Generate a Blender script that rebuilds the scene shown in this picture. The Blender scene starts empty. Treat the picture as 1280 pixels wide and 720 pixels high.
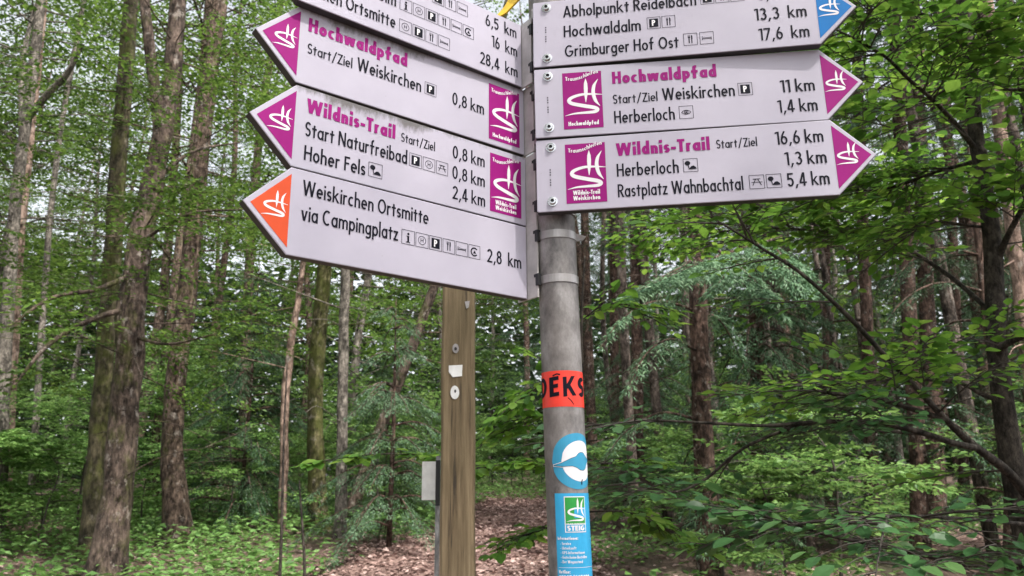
import bpy, math
import numpy as np
from mathutils import Vector, Matrix

R = math.radians
rng = np.random.RandomState(7)
scene = bpy.context.scene
COL = scene.collection

# ------------------------------------------------------------------ camera, sky, sun, exposure
F_PX, PITCH, ROLL, EYE = 958.92, 0.260297, 0.010431, 1.6
cam = bpy.data.cameras.new('camera')
cam.sensor_width = 36.0
cam.lens = 36.0 * F_PX / 1280.0
cam.clip_start = 0.05
cam.clip_end = 600.0
cam.dof.use_dof = True
cam.dof.focus_distance = 1.42
cam.dof.aperture_fstop = 9.5
cam_ob = bpy.data.objects.new('camera', cam)
COL.objects.link(cam_ob)
cam_ob.matrix_world = (Matrix.Translation((0, 0, EYE)) @ Matrix.Rotation(math.pi / 2 + PITCH, 4, 'X')
                       @ Matrix.Rotation(-ROLL, 4, 'Z'))
scene.camera = cam_ob

SUN_EL, SUN_AZ = R(56.0), R(139.0)          # azimuth clockwise from +Y
world = bpy.data.worlds.new('World')
scene.world = world
world.use_nodes = True
wn = world.node_tree
bg = wn.nodes['Background']
sky = wn.nodes.new('ShaderNodeTexSky')
sky.sky_type = 'NISHITA'
sky.sun_disc = False
sky.sun_elevation = SUN_EL
sky.sun_rotation = SUN_AZ
sky.air_density = 1.0
sky.dust_density = 4.0
sky.ozone_density = 0.6
hsv = wn.nodes.new('ShaderNodeHueSaturation')
hsv.inputs['Saturation'].default_value = 0.25      # bright, milky summer sky
wn.links.new(sky.outputs[0], hsv.inputs['Color'])
wn.links.new(hsv.outputs[0], bg.inputs['Color'])
bg.inputs['Strength'].default_value = 0.15

sun = bpy.data.lights.new('sun', 'SUN')
sun.energy = 2.7
sun.angle = R(1.2)
sun.color = (1.0, 0.95, 0.87)
sun_ob = bpy.data.objects.new('sun', sun)
COL.objects.link(sun_ob)
SUN_DIR = np.array([math.cos(SUN_EL) * math.sin(SUN_AZ), math.cos(SUN_EL) * math.cos(SUN_AZ), math.sin(SUN_EL)])
sun_ob.rotation_euler = Vector(SUN_DIR).to_track_quat('Z', 'Y').to_euler()
sun_ob.location = (4, -4, 30)

vs = scene.view_settings
vs.view_transform = 'Standard'
vs.look = 'None'
vs.gamma = 1.0
vs.exposure = 1.45
scene.cycles.max_bounces = 7
scene.cycles.diffuse_bounces = 3
scene.cycles.glossy_bounces = 2
scene.cycles.transmission_bounces = 4
scene.cycles.transparent_max_bounces = 4
scene.cycles.use_denoising = True
scene.cycles.sample_clamp_indirect = 6.0

# ------------------------------------------------------------------ helpers
def at(px, py, depth):
    """world point seen at photo pixel (1280x720) at world y = depth"""
    X, Y = px - 640.0, 360.0 - py
    c, s = math.cos(ROLL), math.sin(ROLL)
    a, b = (c * X + s * Y) / F_PX, (-s * X + c * Y) / F_PX
    d = np.array([a, math.cos(PITCH) - b * math.sin(PITCH), math.sin(PITCH) + b * math.cos(PITCH)])
    return np.array([0, 0, EYE]) + d * (depth / d[1])

def gz(x, y):
    x = np.asarray(x, float); y = np.asarray(y, float)
    z = np.where(y < 1, 0.03 * (y - 1), np.where(y < 12, 0.09 * (y - 1), np.where(y < 45, 0.99 + 0.05 * (y - 12), 2.64 + 0.01 * (y - 45))))
    z = z + 0.05 * np.sin(x * 0.9 + 1.3) * np.cos(y * 0.7) + 0.03 * np.sin(x * 2.1 + y * 1.7)
    return z

class MB:
    def __init__(self):
        self.v, self.f, self.m, self.n = [], [], [], 0
    def add(self, verts, faces, mi=0):
        verts = np.asarray(verts, float).reshape(-1, 3)
        self.v.append(verts)
        for f in faces:
            self.f.append([i + self.n for i in f]); self.m.append(mi)
        self.n += len(verts)
    def quads(self, verts, mi=0, k=4):
        """verts (N,k,3): N separate k-gons"""
        verts = np.asarray(verts, float)
        n = len(verts)
        idx = (np.arange(n * k) + self.n).reshape(n, k).tolist()
        self.v.append(verts.reshape(-1, 3)); self.f += idx; self.m += [mi] * n
        self.n += n * k
    def box(self, lo, hi, mi=0):
        x0, y0, z0 = lo; x1, y1, z1 = hi
        self.add([(x0,y0,z0),(x1,y0,z0),(x1,y1,z0),(x0,y1,z0),(x0,y0,z1),(x1,y0,z1),(x1,y1,z1),(x0,y1,z1)],
                 [(0,3,2,1),(4,5,6,7),(0,1,5,4),(1,2,6,5),(2,3,7,6),(3,0,4,7)], mi)
    def build(self, name, mats, parent=None, smooth=False, matrix=None):
        me = bpy.data.meshes.new(name)
        V = np.concatenate(self.v) if self.v else np.zeros((0, 3))
        me.from_pydata(V.tolist(), [], self.f)
        if not isinstance(mats, (list, tuple)): mats = [mats]
        for m in mats: me.materials.append(m)
        if len(mats) > 1: me.polygons.foreach_set('material_index', self.m)
        if smooth: me.polygons.foreach_set('use_smooth', [True] * len(me.polygons))
        me.update()
        o = bpy.data.objects.new(name, me)
        COL.objects.link(o)
        if parent is not None: o.parent = parent
        if matrix is not None: o.matrix_local = matrix
        return o

def empty(name, loc, rz=0.0):
    o = bpy.data.objects.new(name, None)
    o.empty_display_size = 0.2
    COL.objects.link(o); o.location = loc; o.rotation_euler = (0, 0, rz)
    return o

def tag(o, label=None, cat=None, group=None, kind=None):
    if label: o['label'] = label
    if cat: o['category'] = cat
    if group: o['group'] = group
    if kind: o['kind'] = kind
    return o

def catmull(P, n):
    P = np.asarray(P, float)
    Q = np.vstack([2 * P[0] - P[1], P, 2 * P[-1] - P[-2]])
    out = []
    for t in np.linspace(0, len(P) - 1 - 1e-9, n):
        i = int(t); u = t - i
        a, b, c, d = Q[i], Q[i + 1], Q[i + 2], Q[i + 3]
        out.append(0.5 * (2*b + (c-a)*u + (2*a-5*b+4*c-d)*u*u + (3*b-a-3*c+d)*u**3))
    return np.array(out)

def tube(mb, P, rad, nseg=10, mi=0, rough=0.0, flare=0.0, seed=0, cap=True):
    P = np.asarray(P, float); n = len(P)
    rad = np.interp(np.linspace(0, 1, n), np.linspace(0, 1, len(rad)), rad)
    T = np.gradient(P, axis=0); T /= np.linalg.norm(T, axis=1)[:, None] + 1e-12
    ref = np.array([1.0, 0.13, 0.07]) if abs(T[0][0]) < 0.8 else np.array([0.1, 0.2, 1.0])
    A = ref - (T @ ref)[:, None] * T; A /= np.linalg.norm(A, axis=1)[:, None]
    B = np.cross(T, A)
    th = np.linspace(0, 2 * np.pi, nseg, endpoint=False)
    r = np.repeat(rad[:, None], nseg, 1)
    if rough:
        rs = np.random.RandomState(seed + 11)
        s = np.concatenate([[0], np.cumsum(np.linalg.norm(np.diff(P, axis=0), axis=1))])
        q = np.zeros((n, nseg))
        for k in range(9):
            m = rs.randint(1, 6); fr = rs.uniform(1.0, 9.0)
            q += np.sin(m * th[None] + fr * s[:, None] + rs.uniform(0, 6.28)) / 9 ** .5
        r = r * (1 - 1.5 * rough + rough * q)
    if flare:
        s = np.concatenate([[0], np.cumsum(np.linalg.norm(np.diff(P, axis=0), axis=1))])
        fl = np.exp(-s / 0.28)[:, None] * flare
        r = r * (1 + fl * (0.55 + 0.45 * np.cos(5 * th[None] + seed)))
    V = P[:, None] + r[..., None] * (np.cos(th)[None, :, None] * A[:, None] + np.sin(th)[None, :, None] * B[:, None])
    F = []
    for i in range(n - 1):
        for j in range(nseg):
            k = (j + 1) % nseg
            F.append((i*nseg+j, i*nseg+k, (i+1)*nseg+k, (i+1)*nseg+j))
    if cap:
        F.append(tuple(range(nseg - 1, -1, -1))); F.append(tuple((n-1)*nseg + j for j in range(nseg)))
    mb.add(V.reshape(-1, 3), F, mi)

# ------------------------------------------------------------------ materials
def new_mat(name):
    m = bpy.data.materials.new(name); m.use_nodes = True
    nt = m.node_tree; b = nt.nodes['Principled BSDF']
    return m, nt, b

def N(nt, typ, **kw):
    n = nt.nodes.new(typ)
    for k, v in kw.items():
        if k in n.inputs: n.inputs[k].default_value = v
        else: setattr(n, k, v)
    return n

def noise(nt, scale, detail=4, stretch=(1, 1, 1), rough=0.6, coord='Object'):
    tc = N(nt, 'ShaderNodeTexCoord'); mp = N(nt, 'ShaderNodeMapping'); mp.inputs['Scale'].default_value = stretch
    nz = N(nt, 'ShaderNodeTexNoise'); nz.inputs['Scale'].default_value = scale
    nz.inputs['Detail'].default_value = detail; nz.inputs['Roughness'].default_value = rough
    nt.links.new(tc.outputs[coord], mp.inputs[0]); nt.links.new(mp.outputs[0], nz.inputs['Vector'])
    return nz.outputs['Fac']

def ramp(nt, fac, stops):
    r = N(nt, 'ShaderNodeValToRGB')
    el = r.color_ramp.elements
    while len(el) > len(stops): el.remove(el[-1])
    while len(el) < len(stops): el.new(0.5)
    for e, (p, c) in zip(el, stops):
        e.position = p; e.color = (*c, 1) if len(c) == 3 else c
    nt.links.new(fac, r.inputs[0])
    return r.outputs[0]

def mix(nt, fac, a, b, typ='MIX'):
    m = N(nt, 'ShaderNodeMix'); m.data_type = 'RGBA'; m.blend_type = typ
    for s, v in ((0, fac), (6, a), (7, b)):
        if hasattr(v, 'default_value') or hasattr(v, 'is_output'): nt.links.new(v, m.inputs[s])
        else: m.inputs[s].default_value = v if s == 0 else ((*v, 1) if len(v) == 3 else v)
    return m.outputs[2]

def bump(nt, b, h, strength=0.5, dist=0.02):
    bp = N(nt, 'ShaderNodeBump'); bp.inputs['Strength'].default_value = strength; bp.inputs['Distance'].default_value = dist
    nt.links.new(h, bp.inputs['Height']); nt.links.new(bp.outputs[0], b.inputs['Normal'])

def plain(name, col, rough=0.5, metal=0.0, var=0.12, scale=30, spec=0.5):
    m, nt, b = new_mat(name)
    f = noise(nt, scale, 5)
    c0 = tuple(c * (1 - var) for c in col); c1 = tuple(min(1, c * (1 + var)) for c in col)
    nt.links.new(ramp(nt, f, [(0.3, c0), (0.7, c1)]), b.inputs['Base Color'])
    b.inputs['Roughness'].default_value = rough; b.inputs['Metallic'].default_value = metal; b.inputs['Specular IOR Level'].default_value = spec
    return m

def leaf_mat(name, cols, transl=0.35, rough=0.45, spec=0.25, pos=None):
    m, nt, b = new_mat(name)
    g = N(nt, 'ShaderNodeNewGeometry'); oi = N(nt, 'ShaderNodeObjectInfo')
    k = len(cols)
    c = ramp(nt, g.outputs['Random Per Island'], [(i / max(1, k - 1), col) for i, col in enumerate(cols)])
    hs = N(nt, 'ShaderNodeHueSaturation')
    mr = N(nt, 'ShaderNodeMapRange'); mr.inputs['To Min'].default_value = 0.75; mr.inputs['To Max'].default_value = 1.3
    nt.links.new(oi.outputs['Random'], mr.inputs['Value']); nt.links.new(mr.outputs[0], hs.inputs['Value'])
    nt.links.new(c, hs.inputs['Color'])
    nt.links.new(hs.outputs[0], b.inputs['Base Color'])
    b.inputs['Roughness'].default_value = rough
    b.inputs['Specular IOR Level'].default_value = spec
    tr = N(nt, 'ShaderNodeBsdfTranslucent')
    br = N(nt, 'ShaderNodeHueSaturation'); br.inputs['Value'].default_value = 1.5; br.inputs['Hue'].default_value = 0.485
    nt.links.new(hs.outputs[0], br.inputs['Color']); nt.links.new(br.outputs[0], tr.inputs['Color'])
    ms = N(nt, 'ShaderNodeMixShader'); ms.inputs[0].default_value = transl
    out = nt.nodes['Material Output']
    nt.links.new(b.outputs[0], ms.inputs[1]); nt.links.new(tr.outputs[0], ms.inputs[2]); nt.links.new(ms.outputs[0], out.inputs[0])
    return m

def bark_mat(name, dark, light, moss=0.0, scale=9, mosscol=(0.075, 0.085, 0.02), strength=1.0, pale=None, lichen=.7):
    m, nt, b = new_mat(name)
    f = noise(nt, scale * 2.4, 8, (1, 1, 0.4), 0.72)
    med = noise(nt, scale * .7, 5, (1, 1, 0.6), 0.65)
    add = N(nt, 'ShaderNodeMath', operation='MULTIPLY_ADD'); nt.links.new(med, add.inputs[0]); add.inputs[1].default_value = 0.8; add.inputs[2].default_value = -0.4
    ad2 = N(nt, 'ShaderNodeMath', operation='ADD'); nt.links.new(add.outputs[0], ad2.inputs[0]); nt.links.new(f, ad2.inputs[1])
    c = ramp(nt, ad2.outputs[0], [(0.36, tuple(.7*x for x in dark)), (0.47, tuple(.65*a+.35*b_ for a, b_ in zip(dark, light))), (0.58, light), (0.72, tuple(x * 1.9 for x in light))])
    lich = noise(nt, scale * .9, 6, (1, 1, 0.8), 0.7)
    c = mix(nt, ramp(nt, lich, [(0.57, (0, 0, 0)), (0.64, (lichen,)*3)]), c, (0.33, 0.29, 0.26))
    if pale:
        pf = noise(nt, 2.6, 6, (1, 1, 0.4), 0.7)
        c = mix(nt, ramp(nt, pf, [(0.54, (0, 0, 0)), (0.6, (1, 1, 1))]), c, pale)
    if moss > 0:
        mf = noise(nt, 3.4, 7, (1, 1, 0.6), 0.72)
        c = mix(nt, ramp(nt, mf, [(0.66 - moss * 0.3, (0, 0, 0)), (0.80 - moss * 0.3, (0.85, 0.85, 0.85))]), c, mix(nt, f, tuple(x*.4 for x in mosscol), tuple(x*1.5 for x in mosscol)))
    nt.links.new(c, b.inputs['Base Color'])
    b.inputs['Roughness'].default_value = 0.9
    b.inputs['Specular IOR Level'].default_value = 0.2
    bump(nt, b, f, strength, 0.05)
    return m

M = {}
M['bark_mossy'] = bark_mat('mossy grey brown bark', (0.03, 0.022, 0.018), (0.115, 0.085, 0.07), 0.5, 9)
M['bark_brown'] = bark_mat('brown bark', (0.032, 0.022, 0.017), (0.14, 0.1, 0.078), 0.34, 10)
M['bark_green'] = bark_mat('green mossy bark', (0.03, 0.028, 0.015), (0.13, 0.115, 0.06), 0.75, 9)
M['bark_olive'] = bark_mat('olive mossy bark', (0.025, 0.022, 0.013), (0.085, 0.072, 0.045), 0.62, 8, lichen=.25)
M['bark_grey'] = bark_mat('smooth grey bark', (0.06, 0.052, 0.045), (0.17, 0.15, 0.13), 0.15, 14, strength=0.5)
M['bark_pink'] = bark_mat('pinkish flaking bark', (0.09, 0.06, 0.045), (0.3, 0.21, 0.17), 0.08, 8, pale=(0.42, 0.3, 0.25))
M['bark_spruce'] = bark_mat('reddish conifer bark', (0.03, 0.019, 0.015), (0.115, 0.073, 0.058), 0.08, 14)
M['bark_stand'] = bark_mat('grey pink conifer bark', (0.04, 0.032, 0.027), (0.15, 0.117, 0.1), 0.1, 12)
M['bark_dark'] = bark_mat('dark smooth bark', (0.018, 0.015, 0.013), (0.06, 0.05, 0.042), 0.1, 22, strength=0.4, lichen=.12)
M['twig'] = plain('twig bark', (0.045, 0.036, 0.03), 0.8)
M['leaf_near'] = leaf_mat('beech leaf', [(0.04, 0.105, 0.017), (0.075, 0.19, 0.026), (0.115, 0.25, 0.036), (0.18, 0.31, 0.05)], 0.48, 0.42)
M['leaf_painted_shade'] = leaf_mat('beech leaf with painted shade', [(0.022, 0.06, 0.022), (0.036, 0.095, 0.032), (0.05, 0.125, 0.04), (0.085, 0.165, 0.05)], 0.3, 0.38)  # darker copy of the beech leaf, shade put into its colour
M['leaf_sapling'] = leaf_mat('sapling leaf', [(0.045, 0.105, 0.026), (0.1, 0.2, 0.05), (0.2, 0.33, 0.1)], 0.4, 0.42)
M['leaf_crown'] = leaf_mat('crown leaf', [(0.035, 0.075, 0.014), (0.062, 0.125, 0.022), (0.115, 0.195, 0.04)], 0.42, 0.5)
M['far_leaf'] = leaf_mat('far wood leaf', [(0.016, 0.036, 0.012), (0.026, 0.056, 0.018), (0.04, 0.075, 0.025)], 0.3, 0.6, 0.3)  # darkened greens stand in for the deep shade of the far wood
M['needle'] = leaf_mat('conifer needles', [(0.026, 0.062, 0.028), (0.04, 0.09, 0.04), (0.06, 0.12, 0.055)], 0.15, 0.5, 0.4)
M['needle_pale'] = leaf_mat('pale conifer needles', [(0.06, 0.13, 0.07), (0.1, 0.19, 0.1), (0.15, 0.25, 0.13)], 0.2, 0.5, 0.4)
M['herb'] = leaf_mat('ground herb', [(0.055, 0.125, 0.03), (0.115, 0.235, 0.06), (0.2, 0.34, 0.11)], 0.35, 0.5)
M['litter_leaf'] = leaf_mat('fallen leaf', [(0.08, 0.046, 0.04), (0.2, 0.125, 0.11), (0.34, 0.23, 0.205), (0.5, 0.37, 0.34)], 0.1, 0.7, 0.3)

# ground
m, nt, b = new_mat('forest floor'); M['floor'] = m
f1 = noise(nt, 14, 8, rough=0.75); f2 = noise(nt, 0.5, 4)
c = ramp(nt, f1, [(0.3, (0.035, 0.022, 0.017)), (0.5, (0.12, 0.075, 0.06)), (0.68, (0.24, 0.16, 0.135))])
c = mix(nt, ramp(nt, f2, [(0.45, (0, 0, 0)), (0.65, (0.7, 0.7, 0.7))]), c, (0.05, 0.06, 0.025))
nt.links.new(c, b.inputs['Base Color']); b.inputs['Roughness'].default_value = 0.95; bump(nt, b, f1, 0.8, 0.05)
m, nt, b = new_mat('trodden leaf litter'); M['path'] = m
f1 = noise(nt, 17, 8, rough=0.75); f2 = noise(nt, 1.2, 4)
c = ramp(nt, f1, [(0.3, (0.07, 0.042, 0.035)), (0.5, (0.2, 0.125, 0.105)), (0.68, (0.36, 0.245, 0.21))])
nt.links.new(c, b.inputs['Base Color']); b.inputs['Roughness'].default_value = 0.95; bump(nt, b, f1, 0.8, 0.04)

# signs
def sign_mat(name, grime):
    m, nt, b = new_mat(name)
    tc = N(nt, 'ShaderNodeTexCoord'); sp = N(nt, 'ShaderNodeSeparateXYZ'); nt.links.new(tc.outputs['Object'], sp.inputs[0])
    f = noise(nt, 5, 5, (1, 1, 1), 0.6)
    c = ramp(nt, f, [(0.32, (0.43, 0.405, 0.495)), (0.7, (0.50, 0.472, 0.565))])
    # algae and soot runs hanging from the top edge
    runs = noise(nt, 90, 6, (1, 1, 0.4), 0.75)
    patch = noise(nt, 11, 3, (1, 1, 0.3), 0.5)
    mr = N(nt, 'ShaderNodeMapRange'); mr.inputs['From Min'].default_value = 0.147 - 0.05; mr.inputs['From Max'].default_value = 0.15
    nt.links.new(sp.outputs['Z'], mr.inputs['Value'])
    a = N(nt, 'ShaderNodeMath', operation='MULTIPLY_ADD'); nt.links.new(mr.outputs[0], a.inputs[0]); a.inputs[1].default_value = 0.75
    h1 = N(nt, 'ShaderNodeMath', operation='MULTIPLY_ADD'); nt.links.new(runs, h1.inputs[0]); h1.inputs[1].default_value = 0.7
    h2 = N(nt, 'ShaderNodeMath', operation='MULTIPLY_ADD'); nt.links.new(patch, h2.inputs[0]); h2.inputs[1].default_value = 1.1; h2.inputs[2].default_value = -1.62 + grime
    nt.links.new(h2.outputs[0], h1.inputs[2]); nt.links.new(h1.outputs[0], a.inputs[2])
    g = ramp(nt, a.outputs[0], [(0.32, (0, 0, 0)), (0.55, (0.8, 0.8, 0.8))])
    c = mix(nt, g, c, (0.085, 0.078, 0.06))
    sk = noise(nt, 160, 3, (1, 1, 1), 0.5)
    sp2 = ramp(nt, sk, [(0.745, (0, 0, 0)), (0.78, (0.7, 0.7, 0.7))])
    c = mix(nt, sp2, c, (0.2, 0.18, 0.16))
    nt.links.new(c, b.inputs['Base Color'])
    b.inputs['Roughness'].default_value = 0.42; b.inputs['Specular IOR Level'].default_value = 0.35
    return m
M['sign_clean'] = sign_mat('white lacquered sign face', 0.1)
M['sign_dirty'] = sign_mat('white sign face with algae at the top', 0.5)
M['sign_edge'] = plain('sign edge aluminium with painted shade', (0.05, 0.048, 0.048), 0.5, 0.2)  # near-black: the shade of the undersides is put into the colour
M['flange'] = plain('bracket aluminium', (0.5, 0.48, 0.48), 0.5, 0.2, 0.2, 25)
M['ink'] = plain('black lettering', (0.008, 0.008, 0.016), 0.6, spec=0.12)
M['faint_ink'] = plain('faded print', (0.14, 0.13, 0.16), 0.6, spec=0.2)
M['magenta'] = plain('magenta foil', (0.29, 0.008, 0.175), 0.5, var=0.06, spec=0.15)
M['orange'] = plain('orange foil', (0.66, 0.085, 0.028), 0.5, var=0.06, spec=0.2)
M['blue'] = plain('blue foil', (0.0, 0.16, 0.48), 0.5, var=0.05, spec=0.2)
M['white'] = plain('white print', (0.78, 0.76, 0.8), 0.45, var=0.03)
M['steel'] = plain('polished steel bolt', (0.62, 0.62, 0.64), 0.22, 1.0, 0.1)
M['black_clip'] = plain('black clip', (0.015, 0.015, 0.018), 0.5)
M['cyan'] = plain('light blue sticker', (0.03, 0.36, 0.66), 0.4, var=0.06)
M['teal'] = plain('teal blue sticker', (0.035, 0.30, 0.50), 0.4, var=0.08)
M['green'] = plain('green sticker field', (0.02, 0.3, 0.05), 0.4)
M['red_tape'] = plain('fluorescent red tape', (0.85, 0.045, 0.025), 0.45, var=0.08)
M['yellow'] = plain('yellow ribbon', (0.75, 0.48, 0.03), 0.6, var=0.15)
m, nt, b = new_mat('galvanised pole'); M['pole'] = m
f = noise(nt, 22, 7, (1, 1, 0.6), 0.7); f2 = noise(nt, 4, 4, (1, 1, 0.3))
c = ramp(nt, f, [(0.34, (0.1, 0.094, 0.096)), (0.5, (0.23, 0.216, 0.215)), (0.68, (0.4, 0.38, 0.38))])
c = mix(nt, ramp(nt, f2, [(0.5, (0, 0, 0)), (0.72, (0.75, 0.75, 0.75))]), c, (0.12, 0.095, 0.08))
nt.links.new(c, b.inputs['Base Color']); b.inputs['Metallic'].default_value = 0.25; b.inputs['Roughness'].default_value = 0.55
bump(nt, b, f, 0.4, 0.003)
m, nt, b = new_mat('weathered timber'); M['timber'] = m
f = noise(nt, 34, 8, (1, 1, 0.045), 0.75); f2 = noise(nt, 3.2, 4, (1, 1, 0.35))
c = ramp(nt, f, [(0.36, (0.035, 0.026, 0.018)), (0.43, (0.14, 0.1, 0.055)), (0.6, (0.26, 0.195, 0.115)), (0.75, (0.34, 0.27, 0.175))])
c = mix(nt, ramp(nt, f2, [(0.48, (0, 0, 0)), (0.66, (0.8, 0.8, 0.8))]), c, (0.09, 0.068, 0.03))
nt.links.new(c, b.inputs['Base Color']); b.inputs['Roughness'].default_value = 0.8; bump(nt, b, f, 0.6, 0.006)
M['zinc'] = plain('zinc band', (0.36, 0.34, 0.34), 0.4, 0.6, 0.15, 40)
M['white_plate'] = plain('white enamel plate', (0.8, 0.81, 0.81), 0.4)

# ------------------------------------------------------------------ lettering: a condensed geometric stroke alphabet
def arc(cx, cy, rx, ry, a0, a1, n=14):
    t = np.radians(np.linspace(a0, a1, n))
    return [(cx + rx * math.cos(x), cy + ry * math.sin(x)) for x in t]

def glyph(ch, w):
    """returns (list of ('s', pts) strokes or ('p', polygon)), width); cap height 1"""
    h = w / 2; xh, asc, dsc = 0.66, 1.06, -0.27
    bw = 0.40 + w * 0.35; rx, ry = (bw - w) / 2, (xh - w) / 2; cx, cy = bw / 2, xh / 2
    S = lambda *p: ('s', list(p)); A = lambda *a: ('s', arc(*a))
    def dg(x0, y0, x1, y1, k=1.05):
        q = w * k / 2
        return ('p', [(x0 - q, y0), (x0 + q, y0), (x1 + q, y1), (x1 - q, y1)])
    O = A(cx, cy, rx, ry, 0, 360, 26)
    def ess(W, H):
        r, q = (W - w) / 2, (H - w) / 4
        return ('s', arc(W/2, H - h - q, r, q, 28, 270, 14)[:-1] + arc(W/2, h + q, r, q, 90, -152, 14))
    nar = 0.36 + w * 0.4; nr = (nar - w) / 2
    arch = lambda x, r: ('s', arc(x + r, xh - h - r * 1.2, r, r * 1.2, 180, 0, 12) + [(x + 2*r, 0)])
    st = lambda x, y0, y1: S((x, y0), (x, y1))
    if ch == ' ': return [], 0.24
    if ch == 'o': return [O], bw
    if ch == 'a': return [O, st(bw - h, 0, xh)], bw
    if ch == 'b': return [O, st(h, 0, asc)], bw
    if ch == 'd': return [O, st(bw - h, 0, asc)], bw
    if ch == 'p': return [O, st(h, dsc, xh)], bw
    if ch == 'q': return [O, st(bw - h, dsc, xh)], bw
    if ch == 'g': return [O, ('s', [(bw - h, xh), (bw - h, dsc + 0.19)] + arc(cx, dsc + 0.19, rx, 0.19 - h, 0, -150, 10))], bw
    if ch == 'c': return [A(cx, cy, rx, ry, 52, 308, 20)], bw * 0.88
    if ch == 'e': return [('s', [(h * 1.2, cy + 0.0), (bw - h, cy)] + arc(cx, cy, rx, ry, 0, 312, 22)[1:])], bw
    if ch == 'n': return [st(h, 0, xh), arch(h, nr)], nar
    if ch == 'h': return [st(h, 0, asc), arch(h, nr)], nar
    if ch == 'm': return [st(h, 0, xh), arch(h, nr * 0.93), arch(h + nr * 1.86, nr * 0.93)], w + nr * 3.72
    if ch == 'u': return [st(nar - h, 0, xh), ('s', [(h, xh)] + arc(nar/2, h + nr * 1.2, nr, nr * 1.2, 180, 360, 12))], nar
    if ch == 'ü': return glyph('u', w)[0] + [S((nar*.2, .78), (nar*.2, .78 + w)), S((nar*.8, .78), (nar*.8, .78 + w))], nar
    if ch == 'r': return [st(h, 0, xh), ('s', arc(h + nr, xh - h - nr * 1.2, nr, nr * 1.2, 180, 62, 8))], 0.235 + w * 0.45
    if ch in 'iıj': return [st(h, 0, xh), ('s', [(h, .80), (h, .80 + w * 1.15)])], w
    if ch == 'l': return [st(h, 0, asc)], w
    if ch == 't': return [st(.10 + h, 0, .86), S((0, xh - h), (.20 + w, xh - h))], .20 + w
    if ch == 'f': return [('s', [(.09 + h, 0), (.09 + h, asc - .17)] + arc(.09 + h + .13, asc - .17, .13, .17 - h, 180, 80, 8)), S((0, xh - h), (.21 + w, xh - h))], .24 + w
    if ch == 'k': return [st(h, 0, asc), dg(w*.9, .3, nar*.9, xh, 1.1), dg(w + .06, .36, nar + .01, 0, 1.1)], nar + h
    if ch == 's': return [ess(.27 + w * .5, xh)], .27 + w * .5
    if ch == 'z': W = .30 + w*.5; return [S((0, xh - h), (W, xh - h)), S((0, h), (W, h)), dg(w*.6, h, W - w*.6, xh - h, 1.15)], W
    if ch == 'v': W = .36 + w*.5; return [dg(h, xh, W/2 - .01, 0), dg(W - h, xh, W/2 + .01, 0)], W
    if ch == 'w': W = .56 + w*.8; return [dg(h, xh, W*.27, 0), dg(W*.5, xh, W*.27, 0), dg(W*.5, xh, W*.73, 0), dg(W - h, xh, W*.73, 0)], W
    if ch == 'y': W = .36 + w*.5; return [dg(h, xh, W/2 + .02, 0.02), dg(W - h, xh, W*.32, dsc)], W
    if ch == 'W': W = .70 + w*1.2; return [dg(h, 1, W*.27, 0), dg(W*.5, 1, W*.27, 0), dg(W*.5, 1, W*.73, 0), dg(W - h, 1, W*.73, 0)], W
    if ch == 'V': W = .5 + w*.6; return [dg(h, 1, W/2, 0), dg(W - h, 1, W/2, 0)], W
    if ch == 'A': W = .5 + w*.7; return [dg(h, 0, W/2, 1), dg(W - h, 0, W/2, 1), S((W*.2, .3), (W*.8, .3))], W
    if ch == 'M': W = .62 + w; return [dg(h, 0, h + .03, 1), dg(W - h, 0, W - h - .03, 1), dg(h + .03, 1, W/2, .05), dg(W - h - .03, 1, W/2, .05)], W
    if ch == 'N': W = .46 + w*.7; return [st(h, 0, 1), st(W - h, 0, 1), dg(h, 1, W - h, 0, 1.2)], W
    if ch == 'H': W = .42 + w*.7; return [st(h, 0, 1), st(W - h, 0, 1), S((w, .52), (W - w, .52))], W
    if ch == 'K': W = .42 + w*.6; return [st(h, 0, 1), dg(w*.8, .38, W - h, 1, 1.15), dg(w*1.25, .60, W - h*.6, 0, 1.15)], W
    if ch == 'F': W = .32 + w*.5; return [st(h, 0, 1), S((w, 1 - h), (W, 1 - h)), S((w, .53), (W - .04, .53))], W
    if ch == 'E': W = .32 + w*.5; return [st(h, 0, 1), S((w, 1 - h), (W, 1 - h)), S((w, .52), (W - .03, .52)), S((w, h), (W, h))], W
    if ch == 'I': return [st(h, 0, 1)], w
    if ch == 'T': W = .36 + w*.5; return [st(W/2, 0, 1 - w), S((0, 1 - h), (W, 1 - h))], W
    if ch == 'Z': W = .40 + w*.5; return [S((0, 1 - h), (W, 1 - h)), S((0, h), (W, h)), dg(w*.6, h, W - w*.6, 1 - h, 1.15)], W
    if ch == 'S': return [ess(.34 + w*.5, 1)], .34 + w*.5
    if ch == 'O': W = .56 + w*.5; return [A(W/2, .5, (W - w)/2, (1 - w)/2, 0, 360, 30)], W
    if ch == 'C': W = .56 + w*.5; return [A(W/2, .5, (W - w)/2, (1 - w)/2, 55, 305, 22)], W*.86
    if ch == 'G': W = .58 + w*.5; r_ = (W - w)/2; return [('s', arc(W/2, .5, r_, (1 - w)/2, 50, 352, 24)), S((W/2, .46), (W - h*.6, .46))], W
    if ch == 'D': W = .48 + w*.5; return [st(h, 0, 1), ('s', [(w, 1 - h), (W*.4, 1 - h)] + arc(W*.4, .5, W*.6 - h, .5 - h, 90, -90, 14)[1:] + [(w, h)])], W
    if ch == 'R':
        W = .38 + w*.6; q = .25 - h*.5
        return [st(h, 0, 1), ('s', [(w, 1 - h), (W*.45, 1 - h)] + arc(W*.45, 1 - h - q, W*.55 - h, q, 90, -90, 12)[1:] + [(w, 1 - h - 2*q)]), dg(W*.45, 1 - w - 2*q + h, W - h*.6, 0, 1.15)], W
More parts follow.
